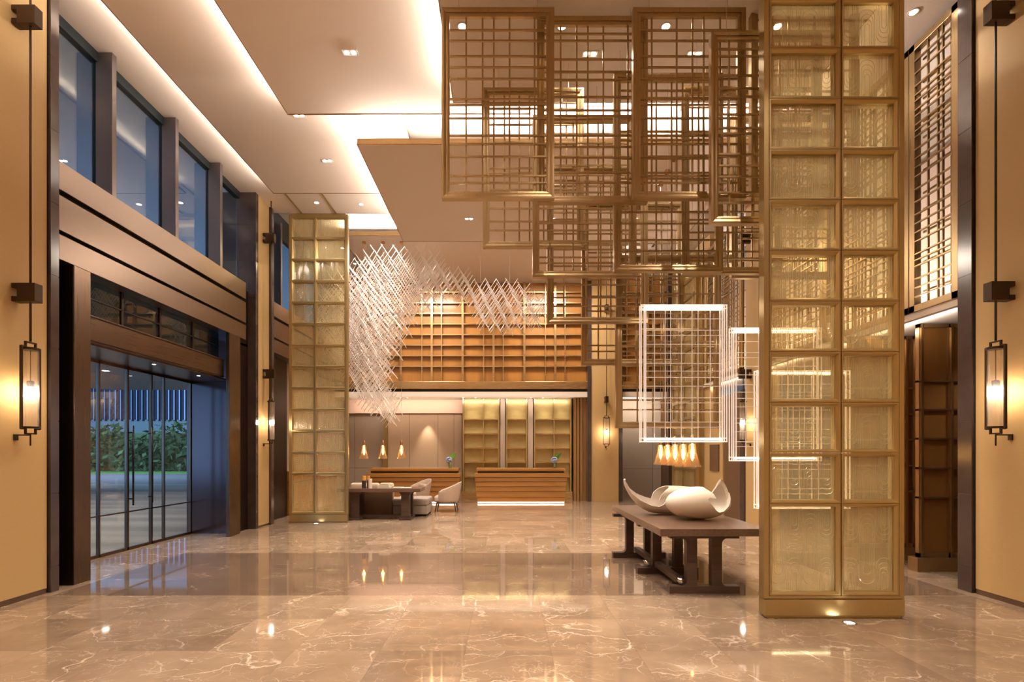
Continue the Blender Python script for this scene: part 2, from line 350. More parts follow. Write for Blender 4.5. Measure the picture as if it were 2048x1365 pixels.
# high ceiling: near zone 7.24, far zone 7.65
b = MB(); b.box(-5.75, XF, YB, 11.72, ZH, ZH+0.1)
struct(b.build('ceiling', 'ceiling'), 'highest ceiling above the window wall')
b = MB(); b.box(-5.75, XF, 11.72, 18.6, 7.65, 7.75); b.box(-5.75, XF, 11.70, 11.72, ZH, 7.75)
struct(b.build('ceiling_far', 'ceiling_white'), 'bright far ceiling above the reception')
def tray(name, x0, x1, y0, y1, z, th, label, mt='ceiling'):
    b = MB(); b.box(x0, x1, y0, y1, z, z+th); e = 0.012
    b.m = 1
    b.box(x0-e, x0, y0, y1+e, z-0.004, z+th*0.5); b.box(x1, x1+e, y0, y1+e, z-0.004, z+th*0.5)
    b.box(x0, x1, y1, y1+e, z-0.004, z+th*0.5)
    return struct(b.build(name, [mt, 'edge']), label)
tray('ceiling_tray', -4.80, -1.63, YB, 10.42, ZT1, 0.06, 'suspended ceiling tray beside the window wall')
tray('ceiling_tray', -3.32, 0.4, YB, 7.69, ZT2, 0.06, 'middle suspended ceiling tray with one twin downlight')
tray('ceiling_tray', -0.717, 4.19, YB, 7.14, ZP, 0.08, 'lowest ceiling tray above the hanging lattice frames')
o = tray('ceiling_tray', -2.38, 4.19, 8.13, 11.85, ZP, 0.08, 'suspended ceiling tray with rows of twin downlights')
b = MB(); b.box(-2.38, 4.19, 8.10, 8.13, ZP, ZP+0.085); struct(b.build('ceiling_tray_edge', 'gold_x'), 'tan front edge of the rear ceiling tray')
tray('ceiling_tray', -4.34, 3.39, 13.2, 16.95, 7.38, 0.1, 'far ceiling tray above the chandelier')
b = MB(); b.box(-4.34, 3.39, 13.17, 13.2, 7.36, 7.46); struct(b.build('ceiling_tray_edge', 'gold_x'), 'tan front edge of the far ceiling tray')
b = MB(); b.box(-4.74, -4.71, 10.43, 11.68, ZH-0.02, ZH); b.box(-3.94, -3.91, 10.43, 11.68, ZH-0.02, ZH)
struct(b.build('trim_1', 'gold'), 'gold ceiling trims above the far glass screen')
b = MB(); b.box(3.9, 5.5, 11.9, 12.3, 7.6, 7.65)
for k in range(7): b.box(4.3, 4.36, 12.4+k*0.6, 12.8+k*0.6, 7.635, 7.65)
struct(b.build('trim_2', 'joint'), 'dark air slots in the far ceiling')

# left wall piers
b = MB()
b.box(-6.0, XL, YB, 5.85, 0.06, ZH)
struct(b.build('wall_left', 'paper'), 'gold fabric wall with a tall bracket lamp, beside the entrance')
b = MB(); b.box(-5.9, XL-0.001, YB, 5.85, 0, 0.06); struct(b.build('baseboard_left', 'bronze_h'))
b = MB(); b.box(-6.0, XL, 10.86, 11.38, 0.04, ZH+0.4); struct(b.build('wall_left_pier', 'paper'), 'narrow gold fabric pier beyond the entrance')
b = MB(); b.box(-6.0, XL-0.001, 10.86, 11.38, 0, 0.04); struct(b.build('baseboard_left_pier', 'bronze_h'))
# wallcovering joints
def stone_wall(name, x0, x1, y0, y1, z0, z1, label, rows=(0.95,), off=0.0):
    b = MB(); z = z0; k = 0
    H = rows[0]
    zz = [z0]; c = z0+off
    while c < z1-0.1:
        if c > z0+0.1: zz.append(c)
        c += H
    zz.append(z1)
    b.box(x0+0.004*(1 if x1 > x0 else -1), x1-0.004, y0+0.004, y1-0.004, z0, z1)
    for a, c in zip(zz[:-1], zz[1:]): b.box(x0, x1, y0, y1, a+0.004, c-0.004)
    return struct(b.build(name, 'stone', bevel=0.002), label)
stone_wall('wall_left_stone', -6.3, -5.32, 5.87, 5.98, 0, ZH, 'dark stone edge beside the near gold wall', (0.86,), 0.3)
stone_wall('wall_left_stone', -6.3, -5.33, 10.74, 10.85, 0, ZH, 'dark stone pier end beyond the entrance', (0.78,), 0.3)
stone_wall('wall_left_stone', -5.75, -5.30, 11.39, 11.52, 0, ZH, 'dark stone edge behind the far gold pier', (0.9,), 0.1)
# right wall
b = MB(); b.box(XR, 6.2, YB, 5.83, 0.06, ZH); struct(b.build('wall_right', 'paper'), 'gold fabric wall with a tall bracket lamp, beside the brass lattice')
b = MB(); b.box(XR+0.001, 6.1, YB, 5.83, 0, 0.06); struct(b.build('baseboard_right', 'bronze_h'))
stone_wall('wall_right_stone', 5.47, 6.2, 5.85, 6.03, 0, ZH, 'dark stone edge of the gold wall beside the brass lattice', (0.86,), 0.3)
b = MB(); b.box(XR, 5.95, 10.8, 11.38, 0, ZH); struct(b.build('wall_right_pier', 'paper'), 'narrow gold fabric pier with a bracket lamp behind the lit frames')
stone_wall('wall_right_stone', 5.47, 5.95, 11.39, 11.6, 0, 3.1, 'dark stone edge behind the lamp pier', (0.86,), 0.3)
# wall behind the camera and outer right wall
b = MB(); b.box(-6, XF, YB-0.1, YB, 0, ZH); struct(b.build('wall_front', 'paper'), 'gold wall behind the viewpoint')
b = MB(); b.box(XF-0.1, XF, YB, 18.6, 0, 7.75); struct(b.build('wall_right_outer', 'panel_beige'), 'outer wall behind the wood partitions')

# ---- window wall, clerestory
GX = -5.72
zt0, zt1 = 5.15, ZH
def fascia(y0, y1, name, label, mt='bronze_h'):
    b = MB()
    b.box(-5.85, -5.33, y0, y1, 4.81, 5.15); b.box(-5.85, -5.33, y0, y1, 4.32, 4.74); b.box(-5.85, -5.33, y0, y1, 3.97, 4.27)
    b.m = 1; b.box(-5.85, -5.40, y0+0.01, y1-0.01, 3.99, 5.13)
    b.m = 0
    return struct(b.build(name, [mt, 'black_bronze'], bevel=0.004), label)
fascia(5.99, 10.33, 'trim_3', 'stacked bronze fascia bands over the entrance')
fascia(11.53, 16.6, 'trim_4', 'far run of bronze fascia bands', 'bronze_h')
b = MB(); b.box(-6.3, -5.5, 10.33, 10.73, 3.9, 5.1); b.box(-6.3, -5.5, 10.17, 10.73, 0, 3.95); struct(b.build('trim_5', 'black_bronze'), 'black recess beyond the entrance portal')
wy = [5.99, 7.03, 8.38, 9.69, 10.73]
n = 1
for a, c in zip(wy[:-1], wy[1:]):
    g = MB().box(GX-0.012, GX, a+0.02, c-0.02, zt0, zt1-0.14).build('window_%d' % n, 'glass'); struct(g, 'tall clerestory pane %s above the entrance fascia' % ['nearest the near gold wall', 'second from the near gold wall', 'third from the near gold wall', 'nearest the far stone pier'][n-1])
    n += 1
b = MB(); b.box(GX-0.06, GX+0.05, 5.99, 10.73, zt1-0.14, zt1); b.box(GX-0.06, GX+0.02, 5.99, 10.73, zt0-0.05, zt0+0.04)
for y in wy[1:-1]: b.box(GX-0.05, GX+0.02, y-0.03, y+0.03, zt0, zt1-0.1)
struct(b.build('window_frame', 'frame_dark'), 'dark clerestory window frame')
for i, y in enumerate(wy[1:-1]):
    struct(MB().box(GX+0.02, -5.47, y-0.05, y+0.03, zt0, ZH-0.005).build('trim_%d' % (6+i), 'fin', bevel=0.004),
        'vertical metal window fin %s' % ['nearest the near gold wall', 'in the middle of the clerestory', 'nearest the far stone pier'][i])
# far bay
g = MB().box(GX-0.012, GX, 11.6, 16.6, 5.15, ZH-0.14).build('window_5', 'glass'); struct(g, 'clerestory glazing behind the far glass screen')
b = MB(); b.box(GX-0.06, GX+0.05, 11.6, 16.6, ZH-0.14, 7.75); b.box(GX-0.06, GX+0.02, 11.6, 16.6, 5.1, 5.19); struct(b.build('window_frame_far', 'frame_dark'))
for i, y in enumerate((12.2, 13.6, 15.0)):
    struct(MB().box(GX+0.02, -5.42, y-0.05, y+0.03, 5.15, 7.24).build('trim_%d' % (10+i), 'fin', bevel=0.004), 'far window fin')
b = MB(); b.box(-6.3, -5.6, 11.53, 12.9, 0, 3.97); struct(b.build('wall_left_dark', 'black_bronze'), 'dark bronze wall beyond the far pier')
b = MB(); b.box(-6.3, -5.7, 12.9, 18.6, 0, 4.0); b.box(-6.3,-5.7,16.6,18.6,4.0,7.65)
struct(b.build('wall_left_far', 'panel_grey'), 'taupe panelled wall beside the lounge')
b = MB(); b.box(-5.69, -5.5, 13.0, 16.4, 0.0, 1.15); b.m = 1; b.box(-5.69, -5.49, 13.0, 16.4, 0.85, 0.87); tag(b.build('sideboard', ['wood_h', 'joint']), 'low golden wood sideboard against the far taupe wall', 'sideboard')

# ---- entrance portal and glazed doors
b = MB()
b.box(-5.40, -5.33, 6.2, 6.45, 0, 3.97)
struct(b.build('door_1_post', 'portal', bevel=0.004), 'near bronze portal post')
b = MB(); b.box(-6.3, -5.336, 6.19, 6.2, 0, 3.97); struct(b.build('trim_20', 'black_bronze'), 'black return of the entrance portal')
b = MB(); b.box(-5.40, -5.33, 9.71, 10.11, 0, 3.97)
struct(b.build('door_1_post', 'portal', bevel=0.004), 'far bronze portal post')
b = MB(); b.box(-5.62, -5.44, 6.45, 9.71, 3.10, 3.46); b.m = 1; b.box(-5.60, -5.425, 6.45, 9.71, 3.43, 3.445); b.box(-5.60, -5.425, 6.45, 9.71, 3.115, 3.13)
struct(b.build('door_1_header', ['portal_h', 'black_bronze'], bevel=0.003), 'bronze header beam above the glass doors')
b = MB(); b.box(-6.42, -5.5, 6.3, 10.1, 3.08, 3.10); struct(b.build('door_1_soffit', 'dark_bronze'), 'dark mirror soffit above the glass doors')
b = MB(); b.box(-6.42, -5.36, 10.12, 10.16, 0, 3.97); struct(b.build('door_1_reveal', 'reveal'), 'dark reflective metal panel beside the glass doors')
b = MB(); b.box(-5.56, -5.545, 6.45, 9.71, 3.46, 3.97); struct(b.build('window_6', 'dark_glass'), 'dark transom glass above the header beam')
b = MB()
for y in (7.25, 8.05, 8.9): b.box(-5.58, -5.53, y-0.02, y+0.02, 3.46, 3.97)
b.box(-5.60,-5.53,6.45,9.71,3.70,3.715)
struct(b.build('window_6_frame', 'black_bronze'))
# glass front at X = -6.35
DX = -6.35
ys = [6.3, 7.82, 8.41, 8.99, 9.32, 10.11]
door = empty('door_1', (DX, 8.2, 0), 'glass entrance doors', 'door'); del door['category']; door['kind'] = 'structure'
def dl(b): return b
for i, (a, c) in enumerate(zip(ys[:-1], ys[1:])):
    p = MB().box(-0.006, 0.006, a-8.2+0.02, c-8.2-0.02, 0.03, 3.05).build('glass_leaf', 'door_glass', door)
    f = MB(); w_ = 0.012 if i != 2 else 0.02
    f.box(-0.025, 0.025, a-8.2, a-8.2+w_*1.3, 0, 3.08); f.box(-0.025, 0.025, c-8.2-w_, c-8.2, 0, 3.08)
    f.box(-0.025, 0.025, a-8.2, c-8.2, 0, 0.045); f.box(-0.025, 0.025, a-8.2, c-8.2, 3.04, 3.08); f.box(-0.02, 0.02, a-8.2, c-8.2, 0.635, 0.655)
    f.build('leaf_frame', 'dark_bronze', p)
for yy in (8.47, 8.93):
    h = MB().tube([(0.07, yy-8.2, 0.75), (0.07, yy-8.2, 2.1)], 0.014, 8); h.box(0, 0.07, yy-8.21, yy-8.19, 0.85, 0.87); h.box(0, 0.07, yy-8.21, yy-8.19, 1.97, 1.99)
    h.build('pull_handle', 'black_bronze', door)

# ---- back wall: upper veneer wall with brass grid
YW = 16.9
b = MB(); b.box(-5.75, 2.79, YW+0.06, YW+0.2, 3.75, 7.65); struct(b.build('wall_back', 'wood'), 'golden veneer back wall above the reception')
b = MB(); b.box(3.9, 5.7, YW+0.06, YW+0.2, 3.75, 7.65); struct(b.build('wall_back_side', 'wood'), 'golden veneer wall beside the far pilaster')
b = MB()
per = 2.08; x0t = px(864, 0, YW)[0]
zrows = [px(0, y, YW)[1] for y in (585.7, 607, 628, 649.2, 670.5, 691.5, 712.7, 734)]
for z in zrows:
    b.box(-5.7, 2.78, YW-0.06, YW+0.06, z-0.018, z+0.018); 
bx2 = MB()
for z in zrows: bx2.box(3.9, 5.65, YW-0.06, YW+0.06, z-0.018, z+0.018)
for k in range(-3, 4):
    X = x0t+k*per
    for dx, wd in ((0, 0.035), (-0.33, 0.016), (0.33, 0.016), (1.04, 0.035)):
        xx = X+dx
        if -5.7 < xx < 2.75: b.box(xx-wd, xx+wd, YW-0.075, YW+0.06, 4.03, 7.37)
        if 3.95 < xx < 5.6: bx2.box(xx-wd, xx+wd, YW-0.075, YW+0.06, 4.03, 7.6)
struct(b.build('trim_13', 'gold_x'), 'brass grid on the veneer back wall')
struct(bx2.build('trim_14', 'gold_x'), 'brass grid on the narrow veneer wall')
b = MB(); b.box(-5.7, 2.79, YW-0.09, YW+0.2, 3.78, 4.03); b.box(3.88, 5.7, YW-0.09, YW+0.2, 3.78, 4.03); struct(b.build('trim_15', 'gold_x', bevel=0.004), 'long bronze band under the veneer wall')
b = MB(); b.box(-5.7, 2.79, YW-0.02, YW+0.2, 3.68, 3.78); b.box(3.88, 5.7, YW-0.02, YW+0.2, 3.68, 3.78); struct(b.build('trim_16', 'black_bronze'), 'dark air slot under the bronze band')
b = MB(); b.box(-5.7, 2.79, YW-0.12, 18.6, 3.50, 3.68); b.box(3.88, 5.7, YW-0.12, 18.6, 3.50, 3.68); struct(b.build('ceiling_alcove', 'ceiling_white'), 'white reception alcove ceiling')
# alcove
b = MB(); b.box(-5.7, 5.7, 18.4, 18.6, 0, 3.6); struct(b.build('wall_back_alcove', 'panel_beige'), 'reception alcove back wall')
# beige panel wall, left of shelves
def panel_wall(name, x0, x1, y, z1, joints, mt, label, hz=()):
    b = MB(); xs = [x0]+sorted(joints)+[x1]
    for a, c in zip(xs[:-1], xs[1:]): b.box(a+0.006, c-0.006, y-0.02, y, 0, z1)
    b.m = 1; b.box(x0, x1, y-0.004, y+0.1, 0, z1)
    for z in hz: b.box(x0, x1, y-0.022, y-0.015, z, z+0.01)
    return struct(b.build(name, [mt, 'joint']), label)
YA = 17.8
X_ = lambda x, Y=YA: (x-VX)*Y/F
panel_wall('wall_back_panels', X_(776), X_(924), YA, 3.03, [X_(819), X_(876), X_(908)], 'panel_beige', 'beige upholstered wall panels behind the reception')
panel_wall('wall_back_taupe', X_(560), X_(766), YA+0.1, 3.1, [X_(708), X_(640)], 'panel_grey', 'taupe wall panels behind the lounge', (1.08,))
b = MB(); b.box(X_(766), X_(776), YA-0.05, YA, 0, 3.1); struct(b.build('trim_17', 'gold'), 'bronze upright between the beige and taupe panels')
b = MB(); b.box(X_(700), X_(926), YA-0.12, YA+0.02, 3.03, 3.50); struct(b.build('trim_18', 'pink'), 'pale cove band above the beige panels')
light('AREA', 'alcove_cove', (X_(815), YA-0.5, 3.30), 3, (1, .62, .45), rot=(R(100), 0, 0), size=3.6, size_y=0.04)
# shelving units of gold glass
def shelves(x0, x1, mull, label):
    Y0 = 17.15
    t = empty('shelving_unit', (0, 0, 0), label, 'shelves', 'gold glass shelving units behind the reception')
    zs = [0.30, 0.80, 1.30, 1.79, 2.28, 2.77, 3.40]
    f = MB()
    for x in (x0, x1-0.05): f.box(x, x+0.05, Y0, Y0+0.38, 0, 3.49)
    for m_ in mull: f.box(m_-0.02, m_+0.02, Y0, Y0+0.1, 0.3, 3.49)
    f.build('frame', 'gold', t)
    for z in zs[1:-1]: MB().box(x0+0.05, x1-0.05, Y0-0.01, Y0+0.14, z-0.018, z+0.02).build('shelf', 'gold_x', t)
    MB().box(x0-0.03, x1+0.03, Y0-0.05, Y0+0.38, 0, 0.30).build('plinth', 'gold_x', t)
    MB().box(x0+0.05, x1-0.05, Y0+0.13, Y0+0.145, 0.3, 3.49).build('glass_back', 'shelf_back', t)
    for xx in [(x0+x1)/2] if x1-x0 < 1 else [x0+0.35, x1-0.35]:
        light('SPOT', 'shelf_light', (xx, Y0-0.28, 3.46), 20, (1, .84, .55), rot=(R(14), 0, 0), size=0.03, spot=75, blend=.8)
M['shelf_back'] = mat('olive_gold_glass', (0.60, 0.47, 0.21), 0.3, 0.3, 0.5, (5, 5, 12), 0.1, dark=0.75)
Xs = lambda x: (x-VX)*17.15/F
shelves(Xs(925), Xs(999), [Xs(967)], 'gold glass shelving unit between the beige panels and the two pale uprights')
shelves(Xs(1012), Xs(1055), [], 'narrow gold glass shelving unit, the middle one of three')
shelves(Xs(1068), Xs(1143), [Xs(1108)], 'gold glass shelving unit behind the vase on the front-facing desk')
b = MB()
for a, c in ((1000.5, 1010.5), (1056.5, 1066.5)): b.box(Xs(a), Xs(c), 17.3, 17.45, 0, 3.5)
struct(b.build('wall_back_uprights', 'cream'), 'two pale upright wall strips between the shelving units')
b = MB()
for k in range(5): b.box(Xs(1146)+k*0.11, Xs(1146)+k*0.11+0.09, 17.0+0.02*(k % 2), 17.4, 0, 3.5)
struct(b.build('wall_back_bronze', 'bronze'), 'narrow brown bronze panels beside the shelving')
# right rear: taupe panels and dark door
panel_wall('wall_back_right', X_(1240), X_(1322), YA, 3.5, [X_(1305)], 'panel_grey', 'taupe panels behind the far pilaster', (1.05,))
b = MB(); b.box(X_(1322), X_(1345), YA-0.05, YA+0.1, 0, 3.5); struct(b.build('wall_back_dark', 'leather'), 'dark brown panel beside the taupe panels')
# pilaster
YP = 16.67
xa, xb = px(1175, 0, YP)[0], px(1245, 0, YP)[0]
b = MB(); b.box(xa+0.13, xb-0.13, YP, YP+0.9, 0, 7.65); struct(b.build('wall_back_pilaster', 'paper'), 'gold fabric pilaster with a bracket lamp facing the lobby')
stone_wall('wall_back_stone', xa, xa+0.13, YP-0.02, YP+0.9, 0, 7.64, 'dark stone edge beside the shelving end of the pilaster', (0.9,), 0.2)
stone_wall('wall_back_stone', xb-0.13, xb, YP-0.02, YP+0.9, 0, 7.64, 'dark stone edge beside the lattice end of the pilaster', (0.9,), 0.2)
stone_wall('wall_back_stone', 5.4, 5.62, 16.4, 16.6, 0, 7.64, 'dark stone post at the end of the mezzanine', (0.9,), 0.2)

# ---- right side: mezzanine
ZM = 3.53
b = MB(); b.box(5.52, XF, 6.05, 16.4, 3.44, ZM); struct(b.build('ceiling_mezzanine', 'ceiling_white'), 'white mezzanine edge and soffit')
b = MB(); b.box(6.9, 7.0, 6.05, 16.6, ZM, ZH); struct(b.build('wall_mezzanine', 'ceiling_white'), 'pale wall behind the brass lattice')
b = MB()
for yy in (7.6, 9.6, 11.8, 14.0): b.box(6.86, 6.9, yy, yy+0.9, 4.0, 6.4)
struct(b.build('trim_19', 'pink'), 'pale wall panels behind the brass lattice')
def lattice_panel(y0, y1, label, seed):
    rnd = random.Random(seed)
    t = empty('lattice_screen', (5.5, (y0+y1)/2, ZM), label, 'lattice screen', 'tall brass lattice screens along the mezzanine')
    h = (y1-y0)/2; H = 7.13-ZM
    f = MB()
    for yy in (-h, h-0.09): f.box(0, 0.09, yy, yy+0.09, 0, H)
    f.box(0, 0.09, -h, h, 0, 0.09); f.box(0, 0.09, -h, h, H-0.09, H)
    f.build('frame', 'lattice', t, bevel=0.004)
    g = MB(); yy = -h+0.25
    while yy < h-0.15:
        g.box(0.03, 0.055, yy-0.008, yy+0.008, 0.09, H-0.09); yy += rnd.choice((0.07, 0.11, 0.15))
    z = 0.2
    while z < H-0.15:
        g.box(0.0, 0.03, -h+0.09, h-0.09, z-0.008, z+0.008); z += rnd.choice((0.08, 0.12, 0.12, 0.17))
    g.build('lattice', 'lattice', t)
    g2 = MB(); yy = -h+0.3
    while yy < h-0.15:
        g2.box(0.19, 0.21, yy-0.011, yy+0.011, 0.0, H); yy += rnd.choice((0.2, 0.3, 0.42))
    z = 0.3
    while z < H-0.15:
        g2.box(0.17, 0.19, -h+0.02, h-0.02, z-0.011, z+0.011); z += rnd.choice((0.22, 0.31, 0.4))
    g2.build('lattice_reflection', 'lattice', t)  # second lattice added in place of the screen's reflection
lps = [(6.06, 6.79, 'brass lattice screen next to the dark stone edge of the gold wall'), (6.80, 8.62, 'brass lattice screen seen through the near glass screen, next beyond the stone edge'),
       (8.63, 10.75, 'brass lattice screen just before the lamp pier'), (11.62, 13.6, 'brass lattice screen beyond the lamp pier, behind the hanging frames')]
for i, (a, c, s) in enumerate(lps): lattice_panel(a, c, s, i+3)
b = MB(); b.box(5.6, 5.75, 13.6, 16.4, 3.1, 7.6); struct(b.build('wall_right_far', 'paper'), 'gold wall behind the side-on glass screen')
b = MB(); b.box(5.6, 6.2, 12.8, 16.4, 0, 3.1); struct(b.build('wall_right_lower', 'paper'), 'gold wall under the mezzanine')
b = MB(); b.box(5.52, 5.62, 6.05, 13.6, 3.1, 3.44); struct(b.build('ceiling_bulkhead', 'ceiling_white'), 'white bulkhead') if False else None
b = MB(); b.box(5.57, 5.60, 13.0, 13.55, 1.15, 1.85); tag(b.build('wall_panel_box', 'leather', bevel=0.004), 'square dark bronze panel on the gold wall behind the pendants', 'wall panel')
b = MB(); b.box(5.62, 5.75, 11.7, 12.75, 0, 3.1); struct(b.build('door_2', 'leather', bevel=0.004), 'dark brown door under the mezzanine')
# wood partitions
def partition(x0, x1, y, z1, cols, label, plz=0.19):
    t = empty('wood_partition', ((x0+x1)/2, y, 0), label, 'partition', 'wood partitions under the mezzanine')
    w2 = (x1-x0)/2
    MB().box(-w2-0.06, w2+0.05, -0.05, 0.12, 0, plz).build('plinth', 'bronze', t, bevel=0.006)
    MB().box(-w2+0.02, w2-0.02, 0.03, 0.05, plz, z1-0.02).build('veneer_panel', 'wood_dark', t)
    f = MB()
    cx = [-w2+0.035]+[c-(x0+x1)/2 for c in cols]+[w2-0.035]
    for c in cx:
        f.box(c-0.035, c+0.035, 0.0, 0.06, plz, z1); f.box(c-0.012, c+0.012, -0.015, 0.0, plz, z1)
    for z in [px(0, q, y)[1] for q in (763, 820, 878, 937, 996)] if y < 7.2 else [px(0, q, y)[1] for q in (777, 829, 880, 932, 984)]:
        f.box(-w2, w2, 0.0, 0.06, z-0.014, z+0.014); f.box(-w2, w2, -0.012, 0.0, z-0.006, z+0.006)
    f.box(-w2, w2, 0.0, 0.06, z1-0.05, z1); f.box(-w2, w2, 0.0, 0.06, plz, plz+0.06)
    f.build('frame', 'bronze', t)
partition(5.75, 7.4, 6.93, 3.43, [6.20, 6.75], 'near wood partition framed in bronze, right beside the dark stone edge')
partition(5.30, 6.34, 7.67, 3.43, [5.82, 6.17], 'second wood partition, set behind the near one')

# ------------------------------------------------------------------ gold glass screens
def arch_lines(b, x0, x1, z0, z1, y, cols, phase=0, r=0.0023):
    w_ = (x1-x0)/cols; H = z1-z0
    for c in range(cols):
        cx = x0+w_*(c+0.5); up = (c+phase) % 2 == 0
        R0 = w_*0.46; nn = 4
        for k in range(nn):
            rr = R0*(1-k*0.235)
            if rr < 0.008: continue
            off = 0.05+ (R0-rr)*1.0 + 0.03*k
            if H > 0.7:   # two motifs, one above the other
                for flip in (False, True):
                    q = up != flip
                    if up:
                        zc_t = z1-off-rr-0.02; zc_b = z0+off+rr+H*0.0+0.02
                        if flip: continue
                        pts = [(cx-rr*math.cos(a), y, zc_t+rr*math.sin(a)) for a in [math.pi*i/10 for i in range(11)]]
                        pts = [(cx-rr, y, zc_b)]+pts+[(cx+rr, y, zc_b)] if k % 2 else pts
                        if k % 2 == 0:
                            pts += [(cx+rr*math.cos(a), y, zc_b-rr*math.sin(a)) for a in [math.pi*i/10 for i in range(11)]]; pts.append(pts[0])
                        b.tube(pts, r, 4)
                    else:
                        zm = (z0+z1)/2
                        if not flip:
                            zc = zm+0.09+rr+off-0.05
                            pts = [(cx-rr, y, z1-0.01)]+[(cx-rr*math.cos(a), y, zc-rr*math.sin(a)) for a in [math.pi*i/10 for i in range(11)]]+[(cx+rr, y, z1-0.01)]
                        else:
                            zc = zm-0.09-rr-off+0.05
                            pts = [(cx-rr, y, z0+0.01)]+[(cx-rr*math.cos(a), y, zc+rr*math.sin(a)) for a in [math.pi*i/10 for i in range(11)]]+[(cx+rr, y, z0+0.01)]
                        b.tube(pts, r, 4)
            else:
                if up:
                    zc = z1-off-rr; ze = z0+0.01
                    pts = [(cx-rr, y, ze)]+[(cx-rr*math.cos(a), y, zc+rr*math.sin(a)) for a in [math.pi*i/10 for i in range(11)]]+[(cx+rr, y, ze)]
                else:
                    zc = z0+off+rr; ze = z1-0.01
                    pts = [(cx-rr, y, ze)]+[(cx-rr*math.cos(a), y, zc-rr*math.sin(a)) for a in [math.pi*i/10 for i in range(11)]]+[(cx+rr, y, ze)]
                b.tube(pts, r, 4)
def ring(b, x0, x1, z0, z1, w_, yf, yb, ch):
    # mitred picture-frame ring: flat face at yf, chamfered inwards by ch, back at yb
    o = [(x0, z0), (x1, z0), (x1, z1), (x0, z1)]
    def ins(d): return [(x0+d, z0+d), (x1-d, z0+d), (x1-d, z1-d), (x0+d, z1-d)]
    loops = [(o, yb), (o, yf), (ins(w_*0.45), yf), (ins(w_), yf+ch), (ins(w_), yb)]
    vs = []; fs = []
    for lp, y in loops:
        for p in lp: vs.append((p[0], y, p[1]))
    n = len(loops)
    for i in range(n):
        j = (i+1) % n
        for k in range(4): fs.append((i*4+k, i*4+(k+1) % 4, j*4+(k+1) % 4, j*4+k))
    b.add(vs, fs)
def glass_screen(loc, W, split, label, rz=0, top=7.17, D=0.10):
    t = empty('glass_screen', loc, label, 'glass screen', 'tall gold screens of patterned glass', rz)
    w2 = W/2; hd = D/2
    zr = [0.225, 1.14]
    while zr[-1] < top-0.3: zr.append(zr[-1]+0.5024)
    zr[-1] = min(zr[-1], top)
    cols = [(-w2+0.052, -w2+0.052+split), (-w2+0.057+split, w2-0.052)]
    pl = MB().box(-w2+0.005, w2-0.005, -hd-0.012, hd+0.012, 0.03, 0.19); pl.box(-w2+0.03, w2-0.03, -hd+0.01, hd-0.01, 0, 0.03)
    pl.build('plinth', 'gold', t, bevel=0.004)
    f = MB()
    for sx in (-1, 1):
        f.box(sx*w2, sx*(w2-0.05), -hd, hd, 0.195, top)
    f.box(-w2+0.05, w2-0.05, -hd, hd, 0.195, 0.223); f.box(-w2+0.05, w2-0.05, -hd, hd, zr[-1]+0.001, top+0.02)
    f.build('frame', 'gold', t, bevel=0.003)
    g = MB()
    for (a, c) in cols:
        for z0, z1 in zip(zr[:-1], zr[1:]):
            ring(g, a+0.002, c-0.002, z0+0.002, z1-0.002, 0.034, -hd, hd, 0.022)
    g.build('glazing_bars', 'gold', t)
    protos = {}
    for ci, (a, c) in enumerate(cols):
        for z0, z1 in zip(zr[:-1], zr[1:]):
            key = (ci, z1-z0 > 0.7)
            cw, chh = (c-a)/2-0.034, (z1-z0)/2-0.036
            if key not in protos:
                p = MB().box(-cw, cw, -0.004, 0.004, -chh, chh).build('glass_pane', 'pane', t)
                l_ = MB(); arch_lines(l_, -cw, cw, -chh, chh, -0.006, 4 if c-a > 0.6 else 3, ci)
                l_.build('relief_pattern', 'relief', p, fix=False)
                protos[key] = p
            else:
                p = copy_tree(protos[key]); p.parent = t
            p.location = ((a+c)/2, 0, (z0+z1)/2)
    return t
YS1, YS2 = 4.955, 11.70
glass_screen((3.273, YS1+0.05, 0), 1.392, 0.71, 'near gold glass screen standing in front of the long console table')
glass_screen((-4.345, YS2+0.05, 0), 1.38, 0.55, 'far glass screen standing beside the lounge table and stick chandelier', top=7.22)
glass_screen((5.42, 15.0, 0), 2.0, 0.97, 'side-on glass screen against the far gold wall behind the pendants', rz=R(90), top=7.3, D=0.10)

# ------------------------------------------------------------------ hanging brass frames
VF = [0.0, .17, .34, .457, .62, .88]; HF = [.076, .136, .225, .288, .354, .47, .502, .58, .68, .727, .80, .91, .95]
def hang_frame(x0, y0, x1, y1, Y, label, variant=0, fw=0.085):
    X0, Z1 = px(x0, y0, Y); X1, Z0 = px(x1, y1, Y)
    t = empty('hanging_lattice_frame', ((X0+X1)/2, Y, Z0), label, 'hanging frame', 'brass lattice frames hung from the ceiling')
    w2 = (X1-X0)/2; H = Z1-Z0; f = MB(); D = 0.035
    ring(f, -w2, w2, 0, H, fw*0.55, -D, D, 0.006)
    ring(f, -w2+fw*0.55+0.001, w2-fw*0.55-0.001, fw*0.55+0.001, H-fw*0.55-0.001, fw*0.42, -D+0.014, D-0.014, 0.004)
    f.build('frame', 'lattice', t)
    g = MB(); r = 0.009
    vf = [1-v if variant & 1 else v for v in VF[1:]]; hf = [1-h if variant & 2 else h for h in HF]
    for v in vf:
        x = -w2+fw+(2*w2-2*fw)*v; g.box(x-r, x+r, 0.002, 0.016, fw, H-fw)
    for h in hf:
        z = fw+(H-2*fw)*(1-h); g.box(-w2+fw, w2-fw, -0.016, 0.002, z-r, z+r)
    g.build('lattice', 'lattice', t)
    for x in (-w2*0.7, w2*0.7):
        MB().tube([(x, 0, H), (x, 0, ZP-Z0)], 0.0025, 5).build('suspension_wire', 'cable', t)
    return t
